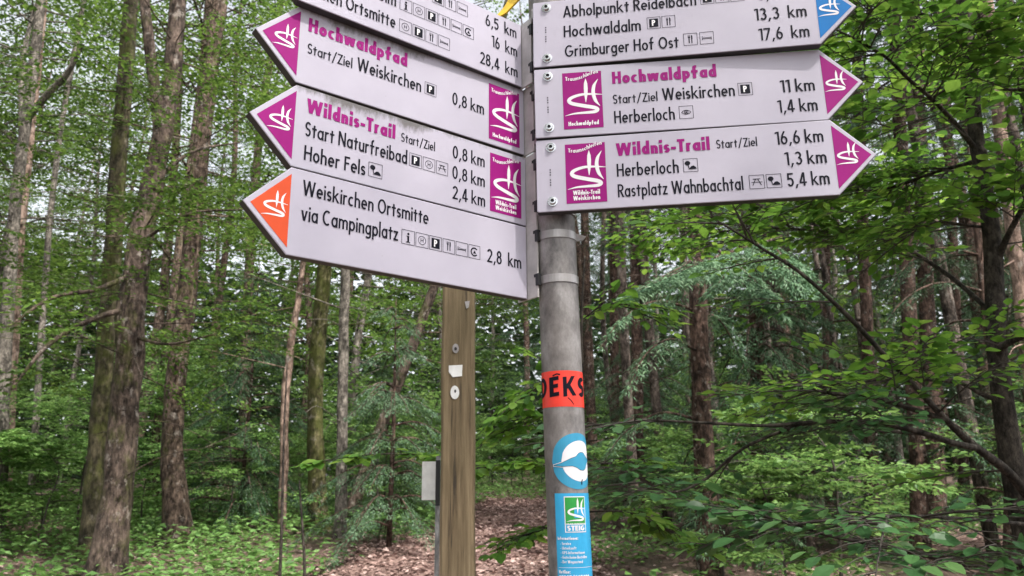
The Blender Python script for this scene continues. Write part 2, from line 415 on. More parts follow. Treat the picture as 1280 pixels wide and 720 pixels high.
    if ch in 'PB':
        W = .38 + w*.6; q = .25 - h*.5
        g = [st(h, 0, 1), ('s', [(w, 1 - h), (W*.45, 1 - h)] + arc(W*.45, 1 - h - q, W*.55 - h, q, 90, -90, 12)[1:] + [(w, 1 - h - 2*q)])]
        if ch == 'B': q2 = (1 - w - 2*q) / 2; g.append(('s', arc(W*.45, h + q2, W*.55 - h, q2, 90, -90, 12) + [(w, h)]))
        return g, W
    if ch == 'U': W = .46 + w*.6; r_ = (W - w)/2; return [('s', [(h, 1)] + arc(W/2, h + r_*1.2, r_, r_*1.2, 180, 360, 12) + [(W - h, 1)])], W
    dw = .40 + w*.4; dr = (dw - w)/2; dc = dw/2
    if ch == '0': return [A(dc, .5, dr, (1 - w)/2, 0, 360, 28)], dw
    if ch == '1': return [st(.15 + h, 0, 1), ('p', [(0, .86 - w*.2), (0, .86 + w*.75), (.15, 1), (.15, 1 - w)])], .15 + w
    if ch == '2': return [('s', arc(dc, 1 - h - .235, dr, .235, 165, -28, 14) + [(h*1.4, h*1.1)]), S((0, h), (dw, h))], dw
    if ch == '3': return [('s', arc(dc*.92, 1 - h - .205, dr*.92, .205, 150, -78, 13)), ('s', arc(dc, h + .24, dr, .24, 98, -150, 14))], dw
    if ch == '4': return [st(dw*.70, 0, 1), S((0, .25), (dw + .03, .25)), dg(h, .25 + h, dw*.70 - h*.4, 1, 1.1)], dw + .03
    if ch == '5': return [S((dw*.22, 1 - h), (dw*.95, 1 - h)), dg(dw*.22, 1, dw*.12 + h*.4, .5, 1.0), ('s', arc(dc*.94, h + .27, dr, .27, 125, -150, 15))], dw
    if ch == '6': return [A(dc, h + .255, dr, .255, 0, 360, 24), ('s', [(h + .01, h + .32), (dw*.30, .70), (dw*.62, 1.0)])], dw
    if ch == '7': return [S((0, 1 - h), (dw, 1 - h)), dg(dw*.30, 0, dw - h*1.1, 1 - w, 1.05)], dw
    if ch == '8': return [A(dc, h + .235, dr, .235, 0, 360, 24), A(dc, 1 - h - .205, dr*.85, .205, 0, 360, 24)], dw
    if ch == '9': return [A(dc, 1 - h - .255, dr, .255, 0, 360, 24), ('s', [(dw - h - .01, 1 - h - .32), (dw*.7, .30), (dw*.38, 0)])], dw
    if ch == ',': return [('p', [(.0, -.16), (w*.8, -.16), (.08 + w*1.1, w*1.2), (.08, w*1.2)])], .1 + w
    if ch == '.': return [S((h, 0), (h, w))], w
    if ch == ':': return [S((h, 0), (h, w)), S((h, .5), (h, .5 + w))], w
    if ch == '-': return [S((0, .33), (.22 + w*.4, .33))], .22 + w*.4
    if ch == '/': return [dg(h, -.12, .38, 1.06, 1.0)], .38 + h
    if ch == '(': return [A(.26, .42, .26 - h, .62, 130, 230, 10)], .2
    if ch == ')': return [A(-.04, .42, .26 - h, .62, 50, -50, 10)], .2
    return [], 0.3

def ribbon(pts, hw, widths=None):
    P = np.asarray(pts, float); n = len(P)
    d = np.diff(P, axis=0); L = np.linalg.norm(d, axis=1); keep = np.concatenate([[True], L > 1e-7]); P = P[keep]
    if widths is not None: widths = np.asarray(widths)[keep]
    d = np.diff(P, axis=0); d /= np.linalg.norm(d, axis=1)[:, None]
    nn = np.stack([-d[:, 1], d[:, 0]], 1)
    closed = np.linalg.norm(P[0] - P[-1]) < 1e-6
    m = np.vstack([nn[:1], nn[:-1] + nn[1:], nn[-1:]])
    if closed: m[0] = m[-1] = nn[0] + nn[-1]
    m /= np.linalg.norm(m, axis=1)[:, None]
    ref = np.vstack([nn, nn[-1:]])
    k = 1.0 / np.clip((m * ref).sum(1), 0.5, 1)
    w = (hw if widths is None else widths) * k
    a, b = P + m * np.reshape(w, (-1, 1)), P - m * np.reshape(w, (-1, 1))
    return [[a[i], b[i], b[i + 1], a[i + 1]] for i in range(len(P) - 1)]

def text_polys(s, w=0.125, tracking=0.07):
    """list of (polygon in cap units, layer), total width"""
    x = 0.0; out = []
    for i, ch in enumerate(s):
        g, W = glyph(ch, w)
        for li, (kind, pts) in enumerate(g):
            ps = ribbon(pts, w / 2) if kind == 's' else [pts]
            for p in ps: out.append(([(x + q[0], q[1]) for q in p], li + (i % 2) * 5))
        x += W + (tracking if ch != ' ' else 0.0)
    return out, x - tracking

def put_text(mb, s, x, y, cap, width=None, right=None, w=0.125, tracking=0.07, mi=0, fn=None, base=0.0006, shear=0.0):
    ps, W = text_polys(s, w, tracking)
    k = cap if width is None else width / W
    if right is not None: x = right - W * k
    if fn is not None:                       # long strokes follow the curve in short pieces
        fine = []
        for p, li in ps:
            if len(p) != 4: fine.append((p, li)); continue
            L_ = max(abs(p[3][0] - p[0][0]), abs(p[2][0] - p[1][0])) * k; nn = max(1, int(L_ / .0025))
            for i in range(nn):
                f0, f1 = i / nn, (i + 1) / nn
                lp = lambda a, b, f: (a[0] + (b[0] - a[0]) * f, a[1] + (b[1] - a[1]) * f)
                fine.append(([lp(p[0], p[3], f0), lp(p[1], p[2], f0), lp(p[1], p[2], f1), lp(p[0], p[3], f1)], li))
        ps = fine
    for p, li in ps:
        pts = [(x + q[0] * k, y + q[1] * cap + shear * q[0] * k) for q in p]
        a = sum(pts[i][0] * pts[(i+1) % len(pts)][1] - pts[(i+1) % len(pts)][0] * pts[i][1] for i in range(len(pts)))
        if a < 0: pts = pts[::-1]
        put_poly(mb, pts, base + 0.00006 * li, mi, fn)

def put_poly(mb, pts, off, mi=0, fn=None):
    if fn is None: v = [(p[0], -off, p[1]) for p in pts]
    else: v = [fn(p[0], p[1], off) for p in pts]
    mb.add(v, [list(range(len(v)))], mi)

def put_ribbon(mb, pts, hw, off, mi=0, fn=None, widths=None):
    for p in ribbon(pts, hw, widths):
        a = sum(p[i][0] * p[(i+1) % 4][1] - p[(i+1) % 4][0] * p[i][1] for i in range(4))
        put_poly(mb, p if a > 0 else p[::-1], off, mi, fn)

def put_emblem(mb, x, y, sx, sy, off, mi=0, fn=None):
    """the waved letters S and H of the trail mark"""
    def go(pts, wd, o):
        P = catmull([(x + a * sx, y + b * sy, 0) for a, b in pts], 40)[:, :2]
        ww = np.interp(np.linspace(0, 1, 40), np.linspace(0, 1, len(wd)), wd) * sx / 2
        put_ribbon(mb, P, 0, o, mi, fn, ww)
    go([(1.0,.566),(.717,.585),(.454,.585),(.227,.545),(.14,.492),(.22,.437),(.52,.383),(.78,.342),(.861,.303),(.78,.268),(.517,.262),(.252,.255),(.027,.225)],
       [.012,.05,.07,.085,.095,.10,.10,.10,.095,.085,.065,.045,.008], off)
    go([(.588,.865),(.586,.75),(.583,.62),(.573,.445)], [.008,.085,.10,.085,.01], off + 0.00006)
    go([(.905,.845),(.80,.73),(.772,.60),(.82,.467),(.93,.365)], [.008,.08,.095,.085,.008], off + 0.00012)

def frame_box(mb, x, y, s, off, mi=0):
    t = s * 0.032
    for a, b, c, d in ((x, y, x+s, y+t), (x, y+s-t, x+s, y+s), (x, y+t, x+t, y+s-t), (x+s-t, y+t, x+s, y+s-t)):
        put_poly(mb, [(a, b), (c, b), (c, d), (a, d)], off, mi)

def ell(cx, cy, rx, ry, n=18): return [(cx + rx*math.cos(2*math.pi*i/n), cy + ry*math.sin(2*math.pi*i/n)) for i in range(n)]

def pictogram(kind, x, y, s, parent):
    """square tourist symbol, ink = slot 0, white = slot 1"""
    mb = MB(); o = 0.0006; X = lambda a: x + a*s; Y = lambda b: y + b*s
    rect = lambda a, b, c, d, oo=o, mi=0: put_poly(mb, [(X(a), Y(b)), (X(c), Y(b)), (X(c), Y(d)), (X(a), Y(d))], oo, mi)
    frame_box(mb, x, y, s, o)
    if kind == 'i':
        rect(.44, .2, .58, .6); rect(.38, .54, .44, .6); rect(.36, .14, .66, .2); put_poly(mb, ell(X(.51), Y(.74), .085*s, .085*s), o)
    elif kind == 'H':
        put_ribbon(mb, arc(X(.5), Y(.5), .29*s, .29*s, 0, 360, 28), .018*s, o)
        rect(.39, .36, .43, .64); rect(.57, .36, .61, .64); rect(.43, .48, .57, .52)
    elif kind == 'P':
        rect(.17, .15, .83, .85)
        ps, W = text_polys('P', 0.2)
        for p, li in ps:
            q = [(X(.36) + a[0]*.5*s, Y(.25) + a[1]*.5*s) for a in p]
            ar = sum(q[i][0]*q[(i+1) % len(q)][1] - q[(i+1) % len(q)][0]*q[i][1] for i in range(len(q)))
            put_poly(mb, q if ar > 0 else q[::-1], 0.0010 + .00006*li, 1)
    elif kind == 'fork':
        rect(.37, .18, .44, .62); rect(.33, .62, .48, .68); rect(.33, .68, .36, .84); rect(.39, .68, .42, .84); rect(.45, .68, .48, .84)
        rect(.56, .18, .63, .5); put_poly(mb, [(X(.56), Y(.5)), (X(.65), Y(.5)), (X(.65), Y(.78)), (X(.58), Y(.85)), (X(.56), Y(.85))], o)
    elif kind == 'bed':
        rect(.16, .34, .20, .66); rect(.80, .34, .84, .58); rect(.20, .43, .80, .48); put_ribbon(mb, [(X(.24), Y(.56)), (X(.36), Y(.56)), (X(.42), Y(.53)), (X(.80), Y(.53))], .015*s, o)
    elif kind == 'camp':
        put_ribbon(mb, arc(X(.5), Y(.5), .28*s, .28*s, 40, 320, 24), .05*s, o)
        put_poly(mb, [(X(.38), Y(.38)), (X(.66), Y(.38)), (X(.52), Y(.62))], o)
    elif kind == 'picnic':
        rect(.25, .68, .75, .73); rect(.14, .45, .86, .49, o + .0001)
        put_ribbon(mb, [(X(.42), Y(.68)), (X(.22), Y(.24))], .025*s, o + .0002); put_ribbon(mb, [(X(.58), Y(.68)), (X(.78), Y(.24))], .025*s, o + .0002)
    elif kind == 'view':
        put_poly(mb, ell(X(.3), Y(.66), .19*s, .17*s), o); put_ribbon(mb, [(X(.33), Y(.55)), (X(.38), Y(.28))], .03*s, o + .0001)
        put_poly(mb, [(X(.32), Y(.2)), (X(.90), Y(.2)), (X(.85), Y(.34)), (X(.70), Y(.46)), (X(.54), Y(.42)), (X(.44), Y(.3))], o + .0002)
    elif kind == 'eye':
        put_ribbon(mb, arc(X(.5), Y(.30), .38*s, .36*s, 150, 30, 14), .02*s, o); put_ribbon(mb, arc(X(.5), Y(.70), .38*s, .36*s, 210, 330, 14), .02*s, o + .0001)
        put_ribbon(mb, arc(X(.5), Y(.5), .13*s, .13*s, 0, 360, 20), .02*s, o + .0002); put_poly(mb, ell(X(.5), Y(.5), .06*s, .06*s), o + .0002)
    mb.build('pictogram', [M['ink'], M['white']], parent)

# ------------------------------------------------------------------ ground
xs = np.concatenate([np.linspace(-90, -14, 20), np.linspace(-13, 13, 90), np.linspace(14, 90, 20)])
ys = np.concatenate([np.linspace(-60, -2, 16), np.linspace(-1, 30, 110), np.linspace(31, 150, 40)])
GX, GY = np.meshgrid(xs, ys)
GZ = gz(GX, GY)
mb = MB()
nx = len(xs)
mb.add(np.stack([GX, GY, GZ], -1).reshape(-1, 3), [(j*nx+i, j*nx+i+1, (j+1)*nx+i+1, (j+1)*nx+i) for j in range(len(ys)-1) for i in range(nx-1)])
tag(mb.build('forest_floor', M['floor'], smooth=True), 'brown forest floor of leaf litter between the trees', 'ground', kind='structure')

PY = np.array([1.0, 4, 7, 9, 11, 12.5, 14, 16, 19, 23, 28])
PL = np.array([-1.6, -1.9, -2.1, -2.2, -1.65, -1.1, -0.85, -0.8, -0.75, -0.5, 0.2])
PR = np.array([1.0, 0.8, 0.6, 0.55, 0.58, 0.6, 0.62, 0.62, 0.6, 0.7, 1.2])
def path_l(y): return np.interp(y, PY, PL)
def path_r(y): return np.interp(y, PY, PR)
mb = MB(); rows = np.linspace(-4, 28, 140); V = []; nc = 14
for y in rows:
    l, r = path_l(y), path_r(y); jl, jr = 0.12*math.sin(y*3.1) + .08*math.sin(y*7.7), 0.12*math.sin(y*2.7+1) + .08*math.sin(y*8.3)
    for k in range(nc):
        x = l + jl + (r + jr - l - jl) * k / (nc - 1); V.append((x, y, float(gz(x, y)) + 0.006))
mb.add(V, [(j*nc+i, j*nc+i+1, (j+1)*nc+i+1, (j+1)*nc+i) for j in range(len(rows)-1) for i in range(nc-1)])
tag(mb.build('forest_path', M['path'], smooth=True), 'trodden pinkish brown path of dead leaves winding into the wood', 'path', kind='structure')

# ------------------------------------------------------------------ leaves
def unit(v): return v / (np.linalg.norm(v, axis=-1, keepdims=True) + 1e-12)

def leaves(mb, pos, dirs, nrm, length, width=0.55, fine=False, mi=0):
    """leaf blades: pos (n,3) base, dirs axis, nrm up"""
    pos = np.asarray(pos); d = unit(np.asarray(dirs)); s = unit(np.cross(d, nrm)); n = np.cross(s, d)
    L = np.reshape(length, (-1, 1)); W = L * width
    if fine:
        prof = [(0.0, 0.0, 0.0), (0.22, 0.36, 0.05), (0.5, 0.5, 0.06), (0.78, 0.33, 0.02), (1.0, 0.0, -0.10)]
        mid = [pos + d*L*t + n*L*(-0.10*t*t) for t, _, _ in prof]
        rgt = [mid[i] + s*W*prof[i][1] + n*L*prof[i][2] for i in (1, 2, 3)]
        lft = [mid[i] - s*W*prof[i][1] + n*L*prof[i][2] for i in (1, 2, 3)]
        # one connected island per leaf
        P = np.stack(mid + rgt + lft, 1)      # 0..4 mid, 5..7 right, 8..10 left
        base = mb.n
        N_ = len(P); mb.v.append(P.reshape(-1, 3)); mb.n += N_ * 11
        T = [(0, 5, 1), (1, 5, 6, 2), (2, 6, 7, 3), (3, 7, 4), (0, 1, 8), (1, 2, 9, 8), (2, 3, 10, 9), (3, 4, 10)]
        for i in range(N_):
            o = base + i*11
            for t in T: mb.f.append([o + q for q in t]); mb.m.append(mi)
    else:
        a = pos; c = pos + d*L - n*L*0.12
        m = pos + d*L*0.48
        mb.quads(np.stack([a, m + s*W*0.5 + n*L*.06, c, m - s*W*0.5 + n*L*.06], 1), mi)

def spray(rs, base, d, length, n_side, leaf, jitter=0.35, up=(0, 0, 1), droop=0.12, per=5):
    """flat beech-like twig; returns pos, dir, nrm arrays and twig polylines"""
    d = unit(np.asarray(d, float)); up = np.asarray(up, float)
    s = unit(np.cross(d, up)); n = np.cross(s, d)
    P, D, Nn, tw = [], [], [], []
    def pt(t): return base + d*length*t - np.array([0, 0, 1])*droop*length*t*t
    tw.append(np.array([pt(t) for t in np.linspace(0, 1, 5)]))
    for i in range(n_side):
        t = 0.12 + 0.88 * (i + rs.uniform(-.3, .3)) / n_side
        sg = 1 if i % 2 else -1
        L2 = length * (0.5 - 0.38 * t) * rs.uniform(.7, 1.2)
        d2 = unit(d * rs.uniform(.6, .9) + s * sg * rs.uniform(.6, .9) + n * rs.normal(0, .12))
        b = pt(t)
        k = max(2, int(per * L2 / (length * .4)) )
        tw.append(np.array([b, b + d2*L2*.5, b + d2*L2 - np.array([0, 0, .1*L2])]))
        s2 = np.cross(d2, n)
        for j in range(k):
            u = (j + .6) / k; g = 1 if j % 2 else -1
            P.append(b + d2*L2*u - np.array([0, 0, .1*L2*u*u]))
            D.append(d2*.75 + s2*g*rs.uniform(.4, .9) + rs.normal(0, .15, 3) - np.array([0, 0, .12]))
            Nn.append(n + rs.normal(0, jitter, 3))
        P.append(b + d2*L2); D.append(d2 + rs.normal(0, .1, 3) - np.array([0, 0, .15])); Nn.append(n + rs.normal(0, jitter, 3))
    P.append(pt(1)); D.append(d); Nn.append(n)
    return np.array(P), np.array(D), np.array(Nn), tw

def add_sprays(mb, rs, specs, leaf, fine, twigs=None, width=0.58, jitter=0.35, per=5, mi=0):
    for base, d, L, ns in specs:
        P, D, Nn, tw = spray(rs, base, d, L, ns, leaf, jitter, per=per)
        leaves(mb, P, D, Nn, leaf * (rs.uniform(.42, 1.28, len(P)) if fine else rs.uniform(.65, 1.2, len(P))), width, fine, mi)
        if twigs is not None:
            for k, q in enumerate(tw): tube(twigs, q, [0.0042 if k == 0 else .0024, .001], 4, cap=False)

def crown_broadleaf(seed, z0, z1, rad, n_branch, leaf, ns=9, spr=1.0, twig_mb=None):
    rs = np.random.RandomState(seed); mb = MB()
    for i in range(n_branch):
        z = rs.uniform(z0, z1); u = (z - z0) / (z1 - z0)
        a = rs.uniform(0, 2*np.pi); r = rad * (0.55 + .45*math.sin(math.pi*min(1, .15 + u*.9))) * rs.uniform(.6, 1.1)
        dh = np.array([math.cos(a), math.sin(a), 0])
        rise = rs.uniform(-.1, .45)
        if twig_mb is not None:
            tube(twig_mb, [np.array([0, 0, z]), dh*r*.5 + np.array([0, 0, z + rise*r*.35]), dh*r + np.array([0, 0, z + rise*r*.6])], [.03, .006], 5, cap=False)
        for t in np.linspace(.3, 1, max(2, int(4*r/rad + 1))):
            b = dh*r*t + np.array([0, 0, z + rise*r*t*.6])
            for k in range(2):
                aa = a + rs.uniform(-1.1, 1.1)
                d = np.array([math.cos(aa), math.sin(aa), rs.uniform(-.25, .25)])
                if math.sin(b[0]*1.7 + seed) + math.sin(b[1]*1.9 - seed*.7) + math.sin(b[2]*1.5 + b[0]*.6) < -.15: continue
                P, D, Nn, tw = spray(rs, b + rs.normal(0, .18, 3), d, spr*rs.uniform(.7, 1.3), ns, leaf, .4)
                leaves(mb, P, D, Nn, leaf*rs.uniform(.7, 1.25, len(P)), .62)
    return mb

def needle_branch(mb, rs, P, width, dens=1.0, wood=None, nl=.11):
    """drooping conifer bough along polyline P"""
    P = catmull(P, 24); L = np.linalg.norm(np.diff(P, axis=0), axis=1).sum()
    if wood is not None: tube(wood, P, [.012 + .004*L, .003], 5, cap=False)
    T = unit(np.gradient(P, axis=0))
    n = int(46 * L * dens)
    t = np.sqrt(rs.uniform(.02, 1, n)); i = (t * 23).astype(int)
    b = P[i]; d = T[i]; up = np.array([0, 0, 1.0]); s = unit(np.cross(d, up))
    sg = rs.choice([-1, 1], n)[:, None]
    ln = (width * (1.05 - t) * rs.uniform(.5, 1.1, n) + .05)[:, None]
    d2 = unit(d*.75 + s*sg*.8 + rs.normal(0, .12, (n, 3)) - up*rs.uniform(.1, .6, (n, 1)))
    for q in range(n):                                # needle tufts along each side shoot
        k = max(3, int(ln[q, 0] / .022))
        u = (np.arange(k) + rs.uniform(0, .5, k))[:, None] / k
        p = b[q] + d2[q]*ln[q]*u - up*.15*ln[q]*u*u
        s2 = unit(np.cross(d2[q], up)); g = np.where(np.arange(k) % 2, 1, -1)[:, None]
        dd = d2[q]*.8 + s2*g*.6 + rs.normal(0, .2, (k, 3))
        leaves(mb, p, dd, up + rs.normal(0, .4, (k, 3)), nl*.55*rs.uniform(.6, 1.2, k), .17)

def crown_conifer(seed, z0, z1, rad, n_whorl, wood=None, dens=.55):
    rs = np.random.RandomState(seed); mb = MB()
    for i in range(n_whorl):
        z = z0 + (z1 - z0) * i / n_whorl + rs.uniform(-.15, .15); u = (z - z0) / (z1 - z0)
        for k in range(rs.randint(3, 6)):
            a = rs.uniform(0, 6.28); r = rad * (1.05 - u) * rs.uniform(.6, 1.1) + .25
            dh = np.array([math.cos(a), math.sin(a), 0])
            P = [np.array([0, 0, z]), dh*r*.35 + [0, 0, z + .05*r], dh*r*.7 + [0, 0, z - .12*r], dh*r + [0, 0, z - .35*r]]
            needle_branch(mb, rs, P, .42*r*.8 + .1, dens, wood)
    return mb

# ------------------------------------------------------------------ signpost
POLE_X, POLE_Y, LX, LY, PR_ = 0.08921, 1.43188, -0.015714, -0.006762, 0.03805
def pole_c(z): return np.array([POLE_X + LX*(z - 2), POLE_Y + LY*(z - 2), z])
base_c = pole_c(0.03)
post = empty('trail_signpost', tuple(base_c))
tag(post, 'grey metal pole carrying white arrow-shaped trail signs to the left and right', 'signpost')
post_off = Matrix.Translation(-Vector(base_c))

mb = MB()
tube(mb, [pole_c(z) for z in np.linspace(-0.3, 2.78, 60)], [PR_], 48)
o = mb.build('pole', M['pole'], post, smooth=True, matrix=post_off)

HP, LR, TR = 0.1485, 0.5483, 0.0726
LL, TL = 0.4833, 0.0731
PANELS = {  # yaw, roll (deg), z, x, y of the lower pole-side corner
 'R1': (-8.59, -0.45, 2.4191, .0474, 1.3678), 'R2': (-6.02, .35, 2.2633, .0488, 1.3637), 'R3': (-7.62, .07, 2.1117, .0492, 1.3676),
 'L1': (-38.4, -.28, 2.4074, .0253, 1.4234), 'L2': (-37.17, .23, 2.262, .0284, 1.437), 'L3': (-37.35, .34, 2.1092, .0296, 1.4368), 'L4': (-38.42, -.05, 1.9594, .0294, 1.4333)}
TH = 0.018
def panel(key, label, facemat, arrow_mat):
    yaw, rl, z, x0, y0 = PANELS[key]; yaw, rl = R(yaw), R(rl)
    right = key[0] == 'R'; sg = 1 if right else -1
    H = HP if right else 0.1462
    d = Vector((sg*math.cos(yaw)*math.cos(rl), math.sin(yaw)*math.cos(rl), math.sin(rl)))
    up = Vector((-sg*math.cos(yaw)*math.sin(rl), -math.sin(yaw)*math.sin(rl), math.cos(rl)))
    o = Vector((x0, y0, z))
    if not right:
        o = o + d * (LL + TL); d = -d
    Yv = up.cross(d)
    mat = Matrix(((d.x, Yv.x, up.x, o.x), (d.y, Yv.y, up.y, o.y), (d.z, Yv.z, up.z, o.z), (0, 0, 0, 1)))
    c = 0.0022
    if right: out = [(0, c), (c, 0), (LR, 0), (LR + TR, H/2), (LR, H), (c, H), (0, H - c)]
    else: out = [(0, H/2), (TL, 0), (TL + LL, 0), (TL + LL, H), (TL, H)]
    n = len(out); mb = MB(); e = 0.0012
    cx = sum(p[0] for p in out)/n; cz = H/2
    ins = [(p[0] + (cx - p[0]) * e / .3, p[1] + (cz - p[1]) * e / .075) for p in out]
    V = [(p[0], 0, p[1]) for p in ins] + [(p[0], e, p[1]) for p in out] + [(p[0], TH, p[1]) for p in out]
    F = [list(range(n))]
    mb.add(V, F + [[n + i, n + (i+1) % n, (i+1) % n, i] for i in range(n)], 0)
    mb.add(V, [[2*n + i, 2*n + (i+1) % n, n + (i+1) % n, n + i] for i in range(n)] + [[2*n + i for i in range(n - 1, -1, -1)]], 1)
    s = mb.build('arrow_sign', [facemat, M['sign_edge']], post, matrix=post_off @ mat)
    s['label'] = label
    # arrowhead field with the waved letters
    mb = MB(); off = 0.0005
    if right: put_poly(mb, [(LR, .0115), (LR + .0635, H/2), (LR, H - .0115)], off); ex = LR
    else: put_poly(mb, [(.0115, H/2), (.0735, .0115), (.0735, H - .0115)], off); ex = .0275
    a = mb.build('arrowhead', arrow_mat, s)
    mb = MB(); put_emblem(mb, ex, .0425, .043, .068, 0.0009); mb.build('wave_letters', M['white'], a)
    return s

def letters(s, lines, name, mat):
    for kw in lines:
        mb = MB(); put_text(mb, **kw); mb.build(name, mat, s)

REG, BOLD, THIN = 0.122, 0.205, 0.112
def T(s, x=None, y=0, x1=None, cap=.0262, w=REG, right=None, wd=None):
    kw = dict(s=s, x=x if x is not None else 0, y=y, cap=cap, w=w)
    if x1 is not None: kw['width'] = x1 - x
    if wd is not None: kw['width'] = wd
    if right is not None: kw['right'] = right
    return kw

def logo(s, x, y, bottom):
    mb = MB(); W, H = .0765, .1215
    put_poly(mb, [(x, y), (x + W, y), (x + W, y + H), (x, y + H)], 0.0005)
    lg = mb.build('trail_logo', M['magenta'], s)
    mb = MB(); put_emblem(mb, x + .001, y + .001, W*.99, H*1.0, 0.0009)
    def wave(u, v, off): return (u, -off, v + .004*math.sin((u - x)/W*5.6 + 2.9) + (u - x)*.11)
    put_text(mb, 'Traumschleifen', x + .006, y + H - .0165, .0082, width=W - .012, w=.15, fn=wave, base=.0009)
    if len(bottom) == 1: put_text(mb, bottom[0], x + .009, y + .0065, .0088, width=W - .018, w=.2, base=.0009)
    else:
        put_text(mb, bottom[0], x + .013, y + .0165, .0088, width=W - .026, w=.2, base=.0009)
        put_text(mb, bottom[1], x + .013, y + .0055, .0088, width=W - .026, w=.2, base=.0009)
    mb.build('logo_print', M['white'], lg)

def code_mark(s, x, z):
    mb = MB()
    for k in range(7):
        if k != 3: put_poly(mb, [(x, z + k*.0052), (x + .0026, z + k*.0052), (x + .0026, z + k*.0052 + .0034), (x, z + k*.0052 + .0034)], .0006)
    mb.build('code_mark', M['faint_ink'], s)

def bolt(s, x, z):
    mb = MB(); n = 20
    def ring(r, y): return [(x + r*math.cos(2*math.pi*i/n), y, z + r*math.sin(2*math.pi*i/n)) for i in range(n)]
    prof = [(.0098, -.0002), (.0098, -.0014), (.0072, -.0016), (.0072, -.0046), (.0060, -.0058), (.0034, -.0059), (.0034, -.0030)]
    V = sum([ring(r, y) for r, y in prof], [])
    F = [(i*n + j, i*n + (j+1) % n, (i+1)*n + (j+1) % n, (i+1)*n + j) for i in range(len(prof)-1) for j in range(n)]
    mb.add(V, F, 0); mb.add(ring(.0034, -.0030), [list(range(n))], 1)
    mb.build('bolt', [M['steel'], M['black_clip']], s)

B1, B2, B3 = .0205, .0622, .1045
def picts(s, kinds, x, y, size=.0268, step=.0285):
    for i, k in enumerate(kinds): pictogram(k, x + i*step, y + .0005, size, s)

# right-hand signs
s = panel('R3', 'lowest right-hand arrow sign, reading Wildnis-Trail with magenta tip', M['sign_clean'], M['magenta'])
logo(s, .0563, .0138, ['Wildnis-Trail', 'Weiskirchen'])
letters(s, [T('Wildnis-Trail', .1535, B3, .328, w=BOLD)], 'route_name', M['magenta'])
letters(s, [T('Start/Ziel', .340, B3 + .0015, .414, cap=.0178, w=THIN), T('Herberloch', .153, B2, .268), T('Rastplatz Wahnbachtal', .153, B1, .382),
            T('16,6 km', .447, B3 + .001, .5325), T('1,3 km', .460, B2 + .001, .5335), T('5,4 km', .460, B1 + .001, .534)], 'lettering', M['ink'])
picts(s, ['view'], .2765, B2); picts(s, ['picnic', 'view'], .3928, B1, .0272, .0305)
code_mark(s, .0255, .052); bolt(s, .0292, .1315); bolt(s, .0298, .0205)
s = panel('R2', 'middle right-hand arrow sign, reading Hochwaldpfad with magenta tip', M['sign_clean'], M['magenta'])
logo(s, .0557, .0145, ['Hochwaldpfad'])
letters(s, [T('Hochwaldpfad', .153, B3 + .001, .353, w=BOLD)], 'route_name', M['magenta'])
letters(s, [T('Start/Ziel', .1525, B2, .238, cap=.0195, w=THIN), T('Weiskirchen', .247, B2, .384), T('Herberloch', .153, B1, .268),
            T('11 km', .469, B2, .532), T('1,4 km', .460, B1, .5325)], 'lettering', M['ink'])
picts(s, ['P'], .3905, B2 - .001); picts(s, ['eye'], .2765, B1)
code_mark(s, .0245, .052); bolt(s, .0275, .1315); bolt(s, .027, .0205)
s = panel('R1', 'top right-hand arrow sign, reading Grimburger Hof Ost with blue tip', M['sign_clean'], M['blue'])
letters(s, [T('Abholpunkt Reidelbach', .0615, B3 + .003, .325), T('Hochwaldalm', .062, B2, .215), T('Grimburger Hof Ost', .0635, B1 - .003, .286),
            T('8,5  km', .4425, B3 + .001, .529), T('13,3  km', .4325, B2 - .001, .529), T('17,6  km', .437, B1 - .0035, .530)], 'lettering', M['ink'])
picts(s, ['fork', 'bed'], .2955, B1 - .001, .0265, .031); picts(s, ['P', 'fork'], .2273, B2 + .001, .0262, .0287); picts(s, ['P', 'fork', 'bed'], .333, B3 + .003, .0262, .0287)
code_mark(s, .0245, .055); bolt(s, .0275, .1335); bolt(s, .028, .0185)
# left-hand signs
s = panel('L4', 'lowest left-hand arrow sign, reading Weiskirchen Ortsmitte with orange tip', M['sign_clean'], M['orange'])
letters(s, [T('Weiskirchen Ortsmitte', .0932, B3 - .001, .330), T('via Campingplatz', .0932, B2 - .0015, .269), T('2,8  km', .460, B2 - .0045, .542)], 'lettering', M['ink'])
picts(s, ['i', 'H', 'P', 'fork', 'bed', 'camp'], .276, B2 - .0045, .0262, .0283)
s = panel('L3', 'left-hand arrow sign second from the bottom, reading Wildnis-Trail with magenta tip', M['sign_dirty'], M['magenta'])
logo(s, .4675, .0125, ['Wildnis-Trail', 'Weiskirchen'])
letters(s, [T('Wildnis-Trail', .0925, B3 - .003, .259, w=BOLD)], 'route_name', M['magenta'])
letters(s, [T('Start/Ziel', .271, B3 - .004, .342, cap=.0178, w=THIN), T('Start Naturfreibad', .0925, B2 - .003, .2845), T('Hoher Fels', .0935, B1 - .004, .204),
            T('0,8 km', .381, B3 - .006, .4545), T('0,8 km', .381, B2 - .005, .455), T('2,4 km', .382, B1 - .0035, .456)], 'lettering', M['ink'])
picts(s, ['P', 'H', 'picnic'], .289, B2 - .0045, .0258, .0282); picts(s, ['view'], .2095, B1 - .003, .0268)
s = panel('L2', 'left-hand arrow sign second from the top, reading Hochwaldpfad, algae-stained, with magenta tip', M['sign_dirty'], M['magenta'])
logo(s, .467, .0115, ['Hochwaldpfad'])
letters(s, [T('Hochwaldpfad', .0885, B3 - .002, .281, w=BOLD)], 'route_name', M['magenta'])
letters(s, [T('Start/Ziel', .0895, B2 - .002, .172, cap=.0195, w=THIN), T('Weiskirchen', .1815, B2 - .002, .312), T('0,8 km', .381, B2 - .004, .455)], 'lettering', M['ink'])
picts(s, ['P'], .3195, B2 - .0025, .0255)
